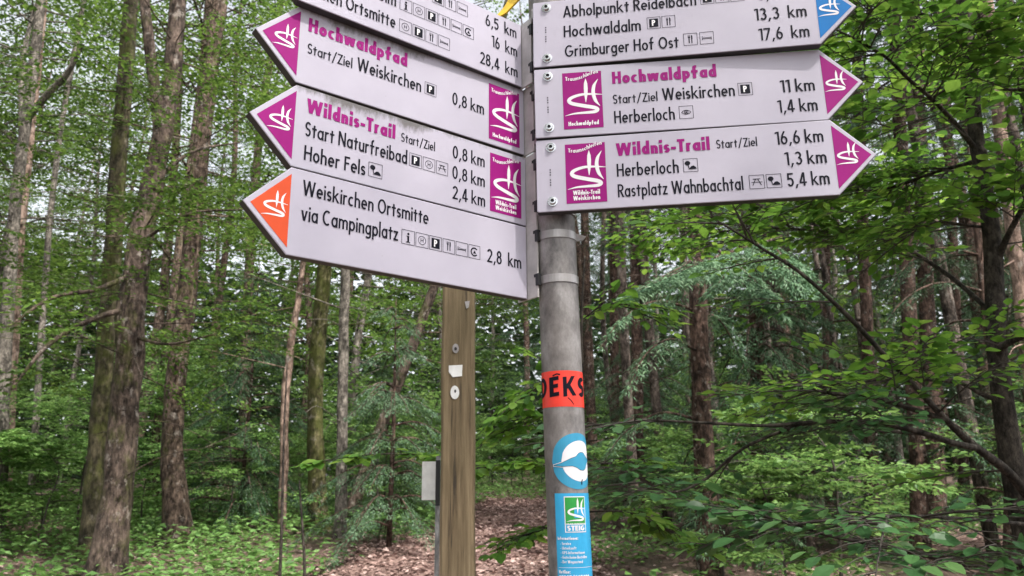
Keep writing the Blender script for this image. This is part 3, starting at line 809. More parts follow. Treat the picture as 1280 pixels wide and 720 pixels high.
s = panel('L1', 'top left-hand arrow sign, reading Ortsmitte, cut by the picture edge, with orange tip', M['sign_clean'], M['orange'])
letters(s, [T('chen Ortsmitte', .1035, B1 - .002, .257), T('heim', .2085, B2 + .002, .257), T('28,4  km', .449, B1 - .003, .544), T('16  km', .478, B2 + .003, .544), T('6,5  km', .463, B3 + .004, .543)], 'lettering', M['ink'])
picts(s, ['H', 'P', 'fork', 'bed'], .265, B1 - .004, .0262, .0285); picts(s, ['i', 'H', 'P', 'fork', 'bed', 'camp'], .265, B2, .0262, .0285); picts(s, ['P', 'fork', 'bed'], .336, B3 + .003, .0262, .0285)

# brackets, clips and band clamps of the left-hand signs
for key in ('L1', 'L2', 'L3', 'L4'):
    yaw, rl, z, x0, y0 = PANELS[key]; yaw = R(yaw)
    e = Vector((-math.sin(yaw), -math.cos(yaw), 0)); a = Vector((math.cos(yaw), -math.sin(yaw), 0))   # e: towards the viewer, a: along the sign to the pole
    o = Vector((x0, y0, z))
    mat = Matrix(((a.x, -e.x, 0, o.x), (a.y, -e.y, 0, o.y), (0, 0, 1, o.z), (0, 0, 0, 1)))
    mb = MB(); mb.box((.0008, -.030, -.0015), (.0045, .030, .1475))
    mb.build('bracket_plate', M['flange'], post, matrix=post_off @ mat)
    for v in (.028, .116):
        mb = MB(); mb.box((-.0012, -.034, v - .007), (.0075, -.0265, v + .016)); mb.box((-.0005, -.0265, v + .010), (.0002, -.021, v + .016))
        mb.build('clip', M['black_clip'], post, matrix=post_off @ mat)
        zc = z + v + .004
        mb = MB(); tube(mb, [pole_c(zc - .008), pole_c(zc - .0078), pole_c(zc + .0078), pole_c(zc + .008)], [PR_ + .001, PR_ + .0018, PR_ + .0018, PR_ + .001], 40)
        c = pole_c(zc)
        if v > .1: mb.add([c + [.036, -.012, .008], c + [.036, -.012, -.009], c + [.058, -.004, .004], c + [.052, -.004, -.004],
                           c + [.036, -.008, .008], c + [.036, -.008, -.009], c + [.058, .0, .004], c + [.052, .0, -.004]],
                          [(0,1,3,2), (4,6,7,5), (0,2,6,4), (1,5,7,3), (2,3,7,6)])
        mb.build('band_clamp', M['zinc'], post, matrix=post_off)
# clamps behind the right-hand signs
for key in ('R1', 'R2', 'R3'):
    for v in (.021, .1315):
        yaw, rl, z, x0, y0 = PANELS[key]; zc = z + v; c = pole_c(zc)
        mb = MB(); tube(mb, [c + [0, 0, -.011], c + [0, 0, .011]], [PR_ + .003], 32)
        mb.box((c[0] - .034, y0 + TH - .006, zc - .011), (c[0] + .026, c[1] - .02, zc + .011))
        mb.build('clamp_block', M['zinc'], post, matrix=post_off)

# stickers wrapped round the pole: s = arc length from the line facing the viewer (positive to the right)
def wrap(su, sz, off):
    c = pole_c(sz); a = su / PR_; r = PR_ + off
    return (c[0] + r*math.sin(a), c[1] - r*math.cos(a), sz)
def wrapped_sheet(mb, s0, s1, z0, z1, off, mi=0, nz=1):
    n = max(2, int(abs(s1 - s0) / .004))
    S = np.linspace(s0, s1, n + 1); Z = np.linspace(z0, z1, nz + 1)
    for i in range(n):
        for j in range(nz): put_poly(mb, [(S[i], Z[j]), (S[i+1], Z[j]), (S[i+1], Z[j+1]), (S[i], Z[j+1])], off, mi, wrap)
def wrapped_disc(mb, s, z, r, off, mi=0):
    K = 26; ts = np.linspace(-1, 1, K + 1)
    for i in range(K):
        a, b = ts[i], ts[i+1]; ha, hb = math.sqrt(max(0, 1 - a*a)) * r, math.sqrt(max(0, 1 - b*b)) * r
        put_poly(mb, [(s + a*r, z - ha), (s + b*r, z - hb), (s + b*r, z + hb), (s + a*r, z + ha)], off, mi, wrap)

mb = MB(); wrapped_sheet(mb, -.075, .085, 1.749, 1.8145, .0005)
st = mb.build('red_tape_sticker', M['red_tape'], post, matrix=post_off)
for ch, sc_ in (('O', -.074), ('D', -.047), ('E', -.0165), ('K', .010), ('S', .0395)):
    mb = MB(); put_text(mb, ch, sc_ - .0115, 1.7665, .036, width={'O': .026, 'D': .024, 'E': .019, 'K': .023, 'S': .021}[ch], w={'K': .155}.get(ch, .2), fn=wrap, base=.0009, shear=.12); mb.build('tape_letter', M['ink'], st)
mb = MB(); put_ribbon(mb, [(-.020, 1.8055), (-.012, 1.8085), (-.006, 1.807)], .0013, .0009, 0, wrap); mb.build('pen_mark', M['ink'], st); mb = MB(); put_ribbon(mb, [(.006, 1.765), (.012, 1.760), (.017, 1.753)], .0008, .0009, 0, wrap)
mb.build('pen_mark', M['ink'], st)

ZC, SC = 1.653, .0205
mb = MB(); wrapped_disc(mb, SC, ZC, .049, .0005)
st = mb.build('round_bird_sticker', M['teal'], post, matrix=post_off)
mb = MB(); wrapped_disc(mb, SC + .005, ZC, .0355, .0008, 1)
up_ = [(-.0445, -.0075), (-.030, -.0035), (-.014, .004), (-.004, .0075), (0, .0125), (.006, .015), (.013, .0145), (.017, .011), (.020, .008), (.031, .003)]
lo_ = [(-.0445, -.0078), (-.030, -.0095), (-.012, -.0085), (-.003, -.0115), (.003, -.0155), (.011, -.0165), (.018, -.013), (.022, -.006), (.031, .001)]
def bird_fill(grow, off, mi):
    K = 30; xs_ = np.linspace(-.0445 - grow, .031 + grow, K + 1)
    u = np.interp(xs_, [p[0] for p in up_], [p[1] for p in up_]) + grow; l = np.interp(xs_, [p[0] for p in lo_], [p[1] for p in lo_]) - grow
    for i in range(K): put_poly(mb, [(SC + xs_[i], ZC + l[i]), (SC + xs_[i+1], ZC + l[i+1]), (SC + xs_[i+1], ZC + u[i+1]), (SC + xs_[i], ZC + u[i])], off, mi, wrap)
bird_fill(.0018, .0010, 1); bird_fill(.0007, .0012, 2); bird_fill(0, .0014, 0)
put_ribbon(mb, [(SC + .008, ZC - .032), (SC + .006, ZC - .036), (SC + .006, ZC - .041)], .0012, .0010, 2, wrap)
mb.build('bird_print', [M['teal'], M['white'], M['ink']], st)

s0, s1, zt = -.0255, .0745, 1.5975
mb = MB(); wrapped_sheet(mb, s0, s1, 1.40, zt, .0005)
st = mb.build('info_sticker', M['cyan'], post, matrix=post_off)
mb = MB()
gx, gy, gw, gh = -.0085, 1.5315, .040, .0605
wrapped_sheet(mb, gx, gx + gw, gy, gy + gh, .0008, 1); wrapped_sheet(mb, gx + .0016, gx + gw - .0016, gy + .0145, gy + gh - .0016, .0011, 0)
wrapped_sheet(mb, gx + .0016, gx + gw - .0016, gy + .0016, gy + .0135, .0011, 2)
wrapped_sheet(mb, gx + .017, gx + gw - .0016, gy + .024, gy + .042, .00125, 2)
put_emblem(mb, gx + .002, gy + .004, .037, .062, .0015, 1, wrap)
put_text(mb, 'STEIG', gx + .004, gy + .003, .0085, width=gw - .008, w=.22, mi=1, fn=wrap, base=.0014)
put_text(mb, 'SAAR-HUNSRUCK', gx + .003, gy + .0125, .003, width=gw - .006, w=.16, mi=1, fn=wrap, base=.0014)
mb.build('steig_emblem', [M['green'], M['white'], M['cyan']], st)
mb = MB()
lines = [('Informationen:', -.0225, 1.5195, .0052, .2), ('- Service', -.018, 1.511, .0048, .15), ('- Unterkunft', -.018, 1.5035, .0048, .15), ('- GPS-Informationen', -.018, 1.496, .0048, .15),
         ('- Gutscheine Bestellen', -.018, 1.4885, .0048, .15), ('- Der Wegzustand', -.018, 1.481, .0048, .15), ('Hotline:', -.0225, 1.4645, .0055, .2), ('01805/905099', -.0225, 1.4535, .0082, .22), ('(14 Cent/Min.)', -.0225, 1.445, .0055, .16)]
for tx, sx, sz, cap, w in lines: put_text(mb, tx, sx, sz, cap, w=w, fn=wrap, base=.0009, tracking=.1)
wrapped_sheet(mb, -.0225, .070, 1.4735, 1.4741, .0009)
mb.build('info_lettering', M['white'], st)

# yellow ribbon hanging behind the top left sign
a, b_, c_ = at(664, -60, 1.47), at(648, -8, 1.46), at(624, 22, 1.45)
P = catmull([a, b_, c_], 14); mb = MB()
V = []; wv = np.array([.024, -.006, .012])
for i, p in enumerate(P):
    k = 1 - .35*i/13; n_ = np.array([.0012, .002, .0])
    V += [p - wv*k - n_, p + wv*k - n_, p + wv*k + n_, p - wv*k + n_]
F = []
for i in range(13):
    for j in range(4): F.append((i*4+j, i*4+(j+1) % 4, (i+1)*4+(j+1) % 4, (i+1)*4+j))
F += [(3, 2, 1, 0), (52, 53, 54, 55)]
mb.add(V, F); tag(mb.build('yellow_ribbon', M['yellow'], smooth=False), 'yellow ribbon hanging down behind the upper edge of the top left sign', 'ribbon')

# ------------------------------------------------------------------ timber post behind
pz = 2.7
pl, pr_ = at(553, 365, pz), at(592.5, 365, pz); pb = at(571, 720, pz)
pcx = (pl[0] + pr_[0]) / 2; hw = (pr_[0] - pl[0]) / 2
wp = empty('timber_post', (pcx - .004, pz + hw, float(gz(pcx, pz)) - .02))
tag(wp, 'square weathered timber post standing behind the signpost, below the lowest left sign', 'post')
zb = wp.location.z; Hh = 2.62 - zb; ch = hw*.16
prof = [(-hw + ch, -hw), (hw - ch, -hw), (hw, -hw + ch), (hw, hw - ch), (hw - ch, hw), (-hw + ch, hw), (-hw, hw - ch), (-hw, -hw + ch)]
mb = MB(); zs = np.linspace(-.4, Hh, 30); rs = np.random.RandomState(5); V = []
for k, z in enumerate(zs):
    wob = .0012*math.sin(k*1.3)
    V += [(p[0]*(1 + .01*math.sin(k*.9)) + wob + .004*(1.98 - zb - z) + .004, p[1], z) for p in prof]
F = [(i*8+j, i*8+(j+1) % 8, (i+1)*8+(j+1) % 8, (i+1)*8+j) for i in range(29) for j in range(8)] + [tuple(range(29*8, 30*8))]
mb.add(V, F); mb.build('post_beam', M['timber'], wp)
def on_post(px, py):
    p = at(px, py, pz - .003); return p[0] - wp.location.x, p[2] - zb
def plate(name, poly, mat, th=.002):
    mb = MB(); n = len(poly); y1 = -hw - .0015
    P2 = [on_post(*p) for p in poly]
    ar = sum(P2[i][0]*P2[(i+1) % n][1] - P2[(i+1) % n][0]*P2[i][1] for i in range(n))
    if ar < 0: P2 = P2[::-1]
    V = [(p[0], y1 - th, p[1]) for p in P2] + [(p[0], y1, p[1]) for p in P2]
    mb.add(V, [list(range(n))] + [[n+i, n+(i+1) % n, (i+1) % n, i] for i in range(n)]); return mb.build(name, mat, wp)
plate('metal_tag', [(569.5 + 4*math.cos(t), 435.5 + 6*math.sin(t)) for t in np.linspace(0, 6.28, 14)[:-1]], M['zinc'])
plate('tag_hole', [(569.5 + 1.8*math.cos(t), 436 + 2.2*math.sin(t)) for t in np.linspace(0, 6.28, 10)[:-1]], M['black_clip'], .003)
plate('white_marker', [(561, 457), (578, 456), (577.5, 470), (566, 471.5), (561, 465)], M['white_plate'])
plate('white_tag', [(568.5 + 5.5*math.cos(t), 490.5 + 8.5*math.sin(t)) for t in np.linspace(0, 6.28, 16)[:-1]], M['white_plate'])
plate('tag_screw', [(569 + 1.3*math.cos(t), 489 + 2.2*math.sin(t)) for t in np.linspace(0, 6.28, 8)[:-1]], M['black_clip'], .003)
plate('nail_scar', [(581, 377), (587, 376), (586, 384), (583, 386)], M['zinc'])

# small white plate on its own grey stake just left of the post
sx = at(547, 640, 2.95); stake = empty('plate_on_stake', (sx[0], sx[1], float(gz(sx[0], sx[1])) - .02))
tag(stake, 'small white plate on a thin grey stake just left of the timber post', 'sign')
z0 = stake.location.z; top = at(545, 570, 2.95)[2] - z0
mb = MB(); tube(mb, [(.0, 0, -.3), (0, 0, top)], [.009], 10); mb.build('stake', M['pole'], stake, smooth=True)
a1, a2 = at(528, 577, 2.93), at(545.5, 625, 2.93)
mb = MB(); x0, x1 = a1[0] - sx[0], a2[0] - sx[0]; za, zb_ = a2[2] - z0, a1[2] - z0
mb.box((x0, -.024, za), (x1 - .004, -.012, zb_)); mb.build('plate', M['white_plate'], stake)
mb = MB(); mb.box((x1 - .0035, -.026, za - .02), (x1 + .012, -.0095, zb_ + .004)); mb.build('plate_holder', M['black_clip'], stake)

# ------------------------------------------------------------------ trees the photo shows one by one
def trunk_tree(name, cat, label, depth, pts, widths, bark, forks=(), seg=14, rough=.05, flare=.5, seed=0, extend=True, group=None, root=True, bare=False, thin=.82):
    """pts in photo pixels at the given distance; widths in pixels"""
    W = [at(p[0], p[1], depth) for p in pts]
    rad = [thin * w / 2 / F_PX * depth for w in widths]
    if root:
        b = W[0]; g = float(gz(b[0], depth))
        t = W[1] - W[0]; t = t / abs(t[2])
        if b[2] > g - .05:
            W = [b - t * max(0.05, (b[2] - g + .08)) * np.array([.6, 0, 1])] + W; rad = [rad[0]] + rad
    if extend:
        t = W[-1] - W[-2]; t = t / abs(t[2]); W.append(W[-1] + t * 3.0); W.append(W[-1] + t*3.0); rad += [rad[-1]*.75, rad[-1]*.35]
    base = W[0]
    root_o = empty(name, tuple(base)); tag(root_o, label, cat, group)
    P = catmull([w - base for w in W], 16 * len(W))
    rr = np.interp(np.linspace(0, len(W) - 1, len(P)), np.arange(len(W)), rad)
    mb = MB(); tube(mb, P, rr, seg, rough=rough, flare=flare, seed=seed)
    for fp, fw, fd in forks:
        Q = [at(p[0], p[1], depth + dd) - base for p, dd in zip(fp, fd)]
        tube(mb, catmull(Q, 12 * len(Q)), [w / 2 / F_PX * depth for w in fw], 10, rough=rough, seed=seed + 3)
    if bare: mb.build('trunk', bark, root_o, smooth=True)
    return root_o, P, rr, base, mb, bark

def dead_twigs(rs, P, n, lo, hi, length, mb, r=.008, side=None):
    for k in range(n):
        i = int(rs.uniform(lo, hi) * (len(P) - 1)); a = rs.uniform(0, 6.28); L = length*rs.uniform(.4, 1.3)
        d = np.array([math.cos(a), math.sin(a), rs.uniform(-.35, .3)])
        q = P[i] + d*L*.5 + rs.normal(0, .06*L, 3); e = P[i] + d*L + rs.normal(0, .1*L, 3) - [0, 0, .12*L]
        tube(mb, catmull([P[i], q, e], 8), [r, r*.25], 5, cap=False)
        for t in (.5, .75):
            b = P[i] + (e - P[i])*t; d2 = d + rs.normal(0, .6, 3); tube(mb, [b, b + d2*L*.3], [r*.45, r*.15], 4, cap=False)

rsT = np.random.RandomState(21)
def finish(tr, twigs=10, tl=1.2, lo=.15, hi=.8, leafy=0, leaf=.075, mat='leaf_crown', lo_l=.35, hi_l=.95, ll=1.4, r=.009):
    root_o, P, rr, base, tmb, bark = tr
    if twigs: dead_twigs(rsT, P, twigs, lo, hi, tl, tmb, r)
    if leafy:
        mb = MB(); tw = tmb
        for k in range(leafy):
            i = int(rsT.uniform(lo_l, hi_l) * (len(P) - 1)); a = rsT.uniform(0, 6.28); L = ll*rsT.uniform(.5, 1.3)
            d = np.array([math.cos(a), math.sin(a), rsT.uniform(-.15, .3)])
            tube(tw, [P[i], P[i] + d*L*.6, P[i] + d*L], [.012, .003], 5, cap=False)
            add_sprays(mb, rsT, [(P[i] + d*L*t, d + rsT.normal(0, .6, 3)*[1, 1, .3], rsT.uniform(.6, 1.1), 9) for t in (.4, .6, .75, .9, 1.0)], leaf, False)
        mb.build('crown', M[mat], root_o)
    tmb.build('trunk', bark, root_o, smooth=True)
    return root_o

forked = finish(trunk_tree('broadleaf_tree', 'tree', 'thick mossy trunk that forks in two high up, left foreground of the wood', 8.6,
    [(132, 735), (137, 690), (146, 620), (155, 530), (161, 450), (166, 370), (178, 290), (193, 215), (207, 150), (216, 80), (222, 0), (226, -60)],
    [60, 54, 47, 45, 45, 44, 40, 37, 34, 31, 29, 28], M['bark_mossy'],
    [([(190, 240), (200, 170), (193, 110), (186, 50), (178, -30), (172, -120)], [30, 20, 17, 16, 15, 12], [0, -.05, -.15, -.25, -.3, -.3]),
     ([(166, 385), (118, 398), (62, 430), (14, 486)], [9, 7, 6, 3], [0, -.3, -.6, -.9]), ([(172, 340), (120, 362), (66, 372), (8, 410)], [8, 6, 5, 3], [0, -.4, -.7, -1.0]), ([(178, 300), (236, 268), (300, 262)], [6, 4, 2], [0, -.5, -.9]), ([(164, 420), (210, 430), (268, 418)], [6, 4, 2], [0, -.4, -.8]), ([(190, 230), (240, 190), (300, 178)], [7, 5, 2], [0, .3, .6])], 20, .06, .6, 1), 14, 1.3, .2, .75, 20, .075)
fl, rsF, fb = MB(), np.random.RandomState(64), forked.location
for k in range(92):
    if k < 64: px, py, dd = rsF.normal(205, 62), rsF.uniform(40, 340), rsF.uniform(6.8, 8.4)
    elif k < 80: px, py, dd = rsF.uniform(-20, 90), rsF.uniform(330, 500), rsF.uniform(6.5, 8.5)
    else: px, py, dd = rsF.uniform(-10, 120), rsF.uniform(0, 300), rsF.uniform(6.5, 8.5)
    an = rsF.uniform(0, 6.28)
    add_sprays(fl, rsF, [(at(px, py, dd) - np.array(fb), np.array([math.cos(an), math.sin(an), rsF.uniform(-.2, .15)]), rsF.uniform(.35, .8), 8)], rsF.uniform(.05, .075), False, fl, .6, .35, 5)
fl.build('foliage', M['leaf_crown'], forked)
finish(trunk_tree('broadleaf_tree', 'tree', 'brown mossy trunk close behind the forked tree on its left', 10.2,
    [(116, 655), (122, 560), (131, 450), (140, 330), (148, 200), (158, 80), (168, -60)], [34, 30, 29, 29, 28, 27, 25], M['bark_olive'], (), 14, .05, .4, 2), 9, 1.2, .2, .8, 16, .075)
finish(trunk_tree('broadleaf_tree', 'tree', 'dark curved trunk with pale lichen, right of the forked mossy tree', 11.2,
    [(224, 676), (219, 620), (215, 560), (220, 470), (231, 395), (240, 300), (250, 200), (262, 100), (275, 0), (284, -80)], [44, 38, 34, 33, 31, 30, 29, 28, 27, 26], M['bark_brown'], (), 16, .05, .5, 3), 12, 1.4, .2, .85, 18, .075)
finish(trunk_tree('broadleaf_tree', 'tree', 'leaning grey trunk with a side limb at the left picture edge', 12.5,
    [(0, 610), (4, 480), (12, 350), (21, 240), (34, 140), (46, 50), (56, -50)], [22, 20, 20, 19, 18, 17, 15], M['bark_grey'],
    [([(33, 150), (60, 118), (84, 92), (104, 55)], [11, 10, 8, 5], [0, -.2, -.4, -.6])], 12, .05, .4, 4), 10, 1.5, .3, .9, 14, .075)
finish(trunk_tree('broadleaf_tree', 'tree', 'slim pink-barked stem beside the leaning grey trunk at the left edge', 14.0,
    [(10, 600), (18, 450), (26, 310), (36, 200), (48, 90), (60, -40)], [12, 12, 12, 11, 10, 9], M['bark_pink'], (), 10, .06, .3, 5), 4, 1.0, .3, .9, 4, .08)
finish(trunk_tree('broadleaf_tree', 'tree', 'thin pale grey stem standing left of the forked mossy tree', 14.5,
    [(40, 600), (48, 480), (56, 360), (64, 260), (78, 150), (96, 50), (112, -40)], [11, 11, 10, 10, 9, 9, 8], M['bark_grey'], (), 10, .05, .3, 6), 7, 1.3, .2, .9, 5, .08)
finish(trunk_tree('broadleaf_tree', 'tree', 'yellow-green mossy trunk left of the thin grey trunk behind the left signs', 12.5,
    [(398, 662), (396, 590), (394, 500), (398, 420), (406, 330), (413, 200), (420, 60), (425, -60)], [32, 27, 26, 25, 24, 23, 21, 20], M['bark_green'], (), 14, .05, .5, 7), 8, 1.2, .15, .8, 12, .08)
finish(trunk_tree('broadleaf_tree', 'tree', 'thin straight grey trunk beside the yellow-green mossy trunk', 11.6,
    [(425, 672), (427, 600), (428, 500), (430, 400), (433, 300), (437, 150), (441, -40)], [21, 18, 17, 17, 16, 15, 14], M['bark_grey'], (), 12, .05, .4, 8), 9, 1.0, .15, .8, 10, .08)
finish(trunk_tree('broadleaf_tree', 'tree', 'broken-looking pale reddish stem left of the mossy trunk', 12.2,
    [(353, 640), (355, 560), (357, 490), (364, 430), (374, 365), (384, 280), (394, 180), (404, 40)], [14, 14, 15, 13, 11, 10, 9, 8], M['bark_pink'], (), 10, .09, .2, 9), 6, .8, .2, .7, 4, .08)
finish(trunk_tree('broadleaf_tree', 'tree', 'dark trunk leaning far to the right, left of the timber post', 12.4,
    [(438, 652), (452, 600), (478, 530), (505, 460), (528, 400), (552, 330), (580, 240), (612, 100)], [22, 20, 19, 18, 17, 16, 15, 13], M['bark_mossy'], (), 12, .05, .3, 10), 8, 1.0, .15, .7, 5, .08)
for k, (pts, lab) in enumerate([([(351, 690), (353, 620), (355, 540), (359, 455)], 'thin black upright stick in the green ground cover, the taller one'),
                                ([(381, 735), (380, 690), (377, 645), (374, 600)], 'thin black upright stick at the edge of the path, the shorter one')]):
    trunk_tree('bare_stick', 'sapling', lab, 7.6, pts, [5, 4.5, 3.5, 2], M['bark_dark'], (), 6, .03, 0, k, extend=False, bare=True)

# ---- right: the near dark tree with its boughs
rsN = np.random.RandomState(33)
near = trunk_tree('broadleaf_tree', 'tree', 'slender dark near trunk with low leafy boughs at the right picture edge', 3.3,
    [(1300, 740), (1284, 670), (1270, 605), (1257, 525), (1247, 440), (1243, 360), (1240, 300), (1231, 235), (1219, 160), (1213, 80), (1205, 0), (1196, -80)],
    [44, 40, 37, 34, 32, 30, 29, 27, 25, 24, 22, 20], M['bark_dark'], (), 16, .025, .4, 12, bare=True, thin=.78)
nroot, nP, nr_, nbase = near[:4]
def bough(pts, depths, widths):
    Q = np.array([at(p[0], p[1], d) for p, d in zip(pts, depths)])
    return catmull(Q, 10*len(Q)), [w / 2 / F_PX * d for w, d in zip(widths, depths)]
BOUGHS = [
 ([(1300, 640), (1262, 592), (1215, 555), (1180, 522), (1150, 490), (1105, 443), (1060, 395), (1003, 343), (955, 312), (910, 284), (872, 262)], [3.2, 3.1, 3.0, 2.95, 2.9, 2.85, 2.8, 2.75, 2.7, 2.7, 2.7], [14, 12, 10, 9, 8, 7, 6.5, 5.5, 4.5, 3.5, 2.5]),
 ([(1222, 560), (1190, 553), (1150, 540), (1100, 529), (1030, 527), (960, 532), (890, 529), (800, 524)], [3.0, 2.9, 2.9, 2.85, 2.8, 2.8, 2.75, 2.7], [9, 8, 8, 7, 6, 5, 4, 2]),
 ([(1180, 524), (1130, 508), (1080, 494), (1030, 490), (985, 470)], [2.95, 2.95, 2.9, 2.9, 2.9], [8, 7, 6, 5, 3]),
 ([(1216, 182), (1190, 150), (1165, 124), (1135, 98), (1108, 72), (1075, 52), (1045, 37)], [3.25, 3.1, 3.0, 2.9, 2.8, 2.7, 2.65], [8, 7, 6, 5.5, 5, 4, 2.5]),
 ([(1166, 122), (1200, 100), (1240, 72), (1290, 40)], [3.0, 2.9, 2.8, 2.7], [4, 4, 3, 2]),
 ([(1232, 105), (1262, 112), (1300, 108)], [3.3, 3.2, 3.1], [6, 5, 4]),
 ([(1244, 330), (1262, 290), (1285, 250), (1310, 228)], [3.3, 3.2, 3.1, 3.0], [10, 8, 7, 6]),
 ([(1240, 445), (1262, 428), (1300, 412)], [3.3, 3.2, 3.1], [10, 8, 7]),
 ([(1240, 285), (1210, 282), (1170, 278), (1120, 296)], [3.3, 3.3, 3.2, 3.2], [5, 4, 3, 2]),
 ([(1246, 500), (1225, 492), (1195, 478), (1120, 474), (1060, 480), (1000, 486)], [3.3, 3.3, 3.3, 3.3, 3.3, 3.3], [7, 6, 5, 4, 3, 2]),
 ([(1290, 700), (1210, 705), (1150, 692), (1090, 680), (1030, 668), (985, 652)], [2.9, 2.7, 2.6, 2.5, 2.45, 2.4], [10, 8, 7, 6, 4, 3]),
 ([(1280, 655), (1200, 648), (1130, 645), (1060, 648), (990, 655)], [3.0, 2.6, 2.4, 2.3, 2.25], [5, 4, 4, 3, 2]),
 ([(1000, 530), (930, 560), (880, 600), (840, 615), (800, 600)], [2.8, 2.9, 3.0, 3.0, 3.0], [5, 4, 4, 3, 2]),
 ([(1245, 395), (1180, 340), (1110, 300), (1040, 290), (960, 285), (880, 290), (800, 285)], [3.3, 3.6, 3.9, 4.1, 4.2, 4.3, 4.4], [7, 6, 5, 4, 3, 3, 2]),
 ([(1226, 200), (1170, 215), (1110, 235), (1050, 240)], [3.3, 3.5, 3.7, 3.9], [6, 5, 4, 2]),
 ([(1210, 40), (1160, 20), (1110, 5), (1060, -10)], [3.3, 3.3, 3.3, 3.3], [6, 5, 4, 2]),
]
lf, lsh, tw = MB(), MB(), MB()
for bi, (pts, dep, wid) in enumerate(BOUGHS):
    P, rad = bough(pts, dep, wid)
    mb = MB(); tube(mb, P - nbase, rad, 9, rough=.05, seed=bi); mb.build('bough', M['bark_dark'], nroot, smooth=True)
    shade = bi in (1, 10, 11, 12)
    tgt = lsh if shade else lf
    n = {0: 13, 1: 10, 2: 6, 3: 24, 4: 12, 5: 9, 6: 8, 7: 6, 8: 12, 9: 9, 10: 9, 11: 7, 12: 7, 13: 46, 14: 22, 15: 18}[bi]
    for k in range(n):
        t = rsN.uniform(.22 if bi else .1, 1.0); i = min(len(P) - 2, int(t*(len(P) - 1)))
        tg = unit(P[i+1] - P[i]); side = unit(np.cross(tg, [0, 0, 1])) * (1 if k % 2 else -1)
        d = tg*rsN.uniform(.2, .9) + side*rsN.uniform(.4, 1) + np.array([0, 0, rsN.uniform(-.15, .2)])
        add_sprays(tgt, rsN, [(P[i] - nbase, d, rsN.uniform(.28, .62), 9)], rsN.uniform(.045, .072), True, tw, .62, .28, 4)
# extra leafy shoots filling the upper right
for k in range(64):
    px, py, dd = rsN.uniform(1030, 1300), rsN.uniform(-40, 270), rsN.uniform(2.8, 4.8)
    if 1040 < px < 1110 and 60 < py < 250 and rsN.rand() < .6: continue
    a = rsN.uniform(0, 6.28); d = np.array([math.cos(a), math.sin(a), rsN.uniform(-.2, .15)])
    add_sprays(lf, rsN, [(at(px, py, dd) - nbase, d, rsN.uniform(.35, .7), 8)], rsN.uniform(.06, .085), True, tw, .62, .28, 4)
lf.build('foliage', M['leaf_near'], nroot); lsh.build('shade_painted_foliage', M['leaf_painted_shade'], nroot); tw.build('fine_twigs', M['twig'], nroot)

sap = trunk_tree('sapling', 'sapling', 'dark thin leafy sapling close behind the metal pole', 3.5, [(738, 790), (735, 700), (731, 600), (728, 500), (727, 400), (731, 320)], [8, 7, 6.5, 6, 5, 3], M['bark_dark'], (), 8, .03, .1, 61, extend=False)
sroot, sP, sr_, sbase, stm, sbk = sap
slf, rsS = MB(), np.random.RandomState(44)
for pts, dp, n, ll, lf_ in (([(731, 590), (690, 582), (640, 580), (596, 585)], 3.35, 9, .3, .07), ([(596, 585), (540, 570), (470, 568), (390, 578)], 3.3, 8, .2, .062), ([(733, 650), (700, 655), (655, 668)], 3.4, 7, .26, .06),
                          ([(731, 582), (760, 579), (800, 576)], 3.3, 6, .24, .05), ([(728, 480), (700, 470), (650, 500)], 3.6, 8, .3, .065), ([(727, 400), (760, 380), (800, 390)], 3.6, 8, .3, .065), ([(728, 520), (680, 520), (620, 545)], 3.7, 9, .3, .065), ([(733, 640), (780, 640), (830, 660)], 3.5, 9, .3, .07)):
    Q = catmull([at(p[0], p[1], dp) - sbase for p in pts], 24); tube(stm, Q, [.004, .0015], 5, cap=False)
    for k in range(n):
        i = min(22, int(rsS.uniform(.1, 1)*23)); tg = unit(Q[i+1] - Q[i]); sd = unit(np.cross(tg, [0, 0, 1])) * (1 if k % 2 else -1)
        add_sprays(slf, rsS, [(Q[i], tg*.8 + sd*rsS.uniform(.2, .8), ll*rsS.uniform(.6, 1.1), 5)], lf_, True, stm, .6, .25, 4)
stm.build('trunk', sbk, sroot, smooth=True); slf.build('foliage', M['leaf_near'], sroot)

finish(trunk_tree('conifer_tree', 'tree', 'pale pinkish trunk just behind the slender dark near trunk at the right', 6.2,
    [(1318, 660), (1302, 560), (1286, 450), (1274, 350), (1262, 260), (1250, 160), (1240, 60), (1228, -60)], [27, 26, 25, 24, 23, 21, 20, 18], M['bark_pink'], (), 14, .06, .3, 13), 8, .8, .3, .9, 0)

# ---- spruces of the right-hand stand
def spruce(label, depth, pts, widths, seed, boughs=(), twigs=14, bark='bark_spruce', pale=False, lo=.1, hi=.7, tl=1.0, hang=18):
    tr = trunk_tree('conifer_tree', 'tree', label, depth, pts, widths, M[bark], (), 12, .04, .3, seed)
    root_o, P, rr, base, tmb, bk = tr
    dead_twigs(rsT, P, twigs, lo, hi, tl, tmb, .006)
    wood, nb = tmb, MB()
    rs = np.random.RandomState(seed + 90)
    for q, wdt in boughs:
        needle_branch(nb, rs, [at(*p) - base for p in q], wdt, 3.2, wood, .14)
    for k in range(hang):
        i = int(rs.uniform(.14, .8) * (len(P) - 1)); a = rs.uniform(0, 6.28); L = rs.uniform(.7, 1.7); dh = np.array([math.cos(a), math.sin(a), 0])
        needle_branch(nb, rs, [P[i], P[i] + dh*L*.4 + [0, 0, .06], P[i] + dh*L*.75 - [0, 0, .12*L], P[i] + dh*L - [0, 0, .4*L]], .4, 1.0, wood, .13)
    tmb.build('trunk', bk, root_o, smooth=True)
    if boughs or hang:
        nb.build('boughs', M['needle_pale' if pale else 'needle'], root_o)
    return tr
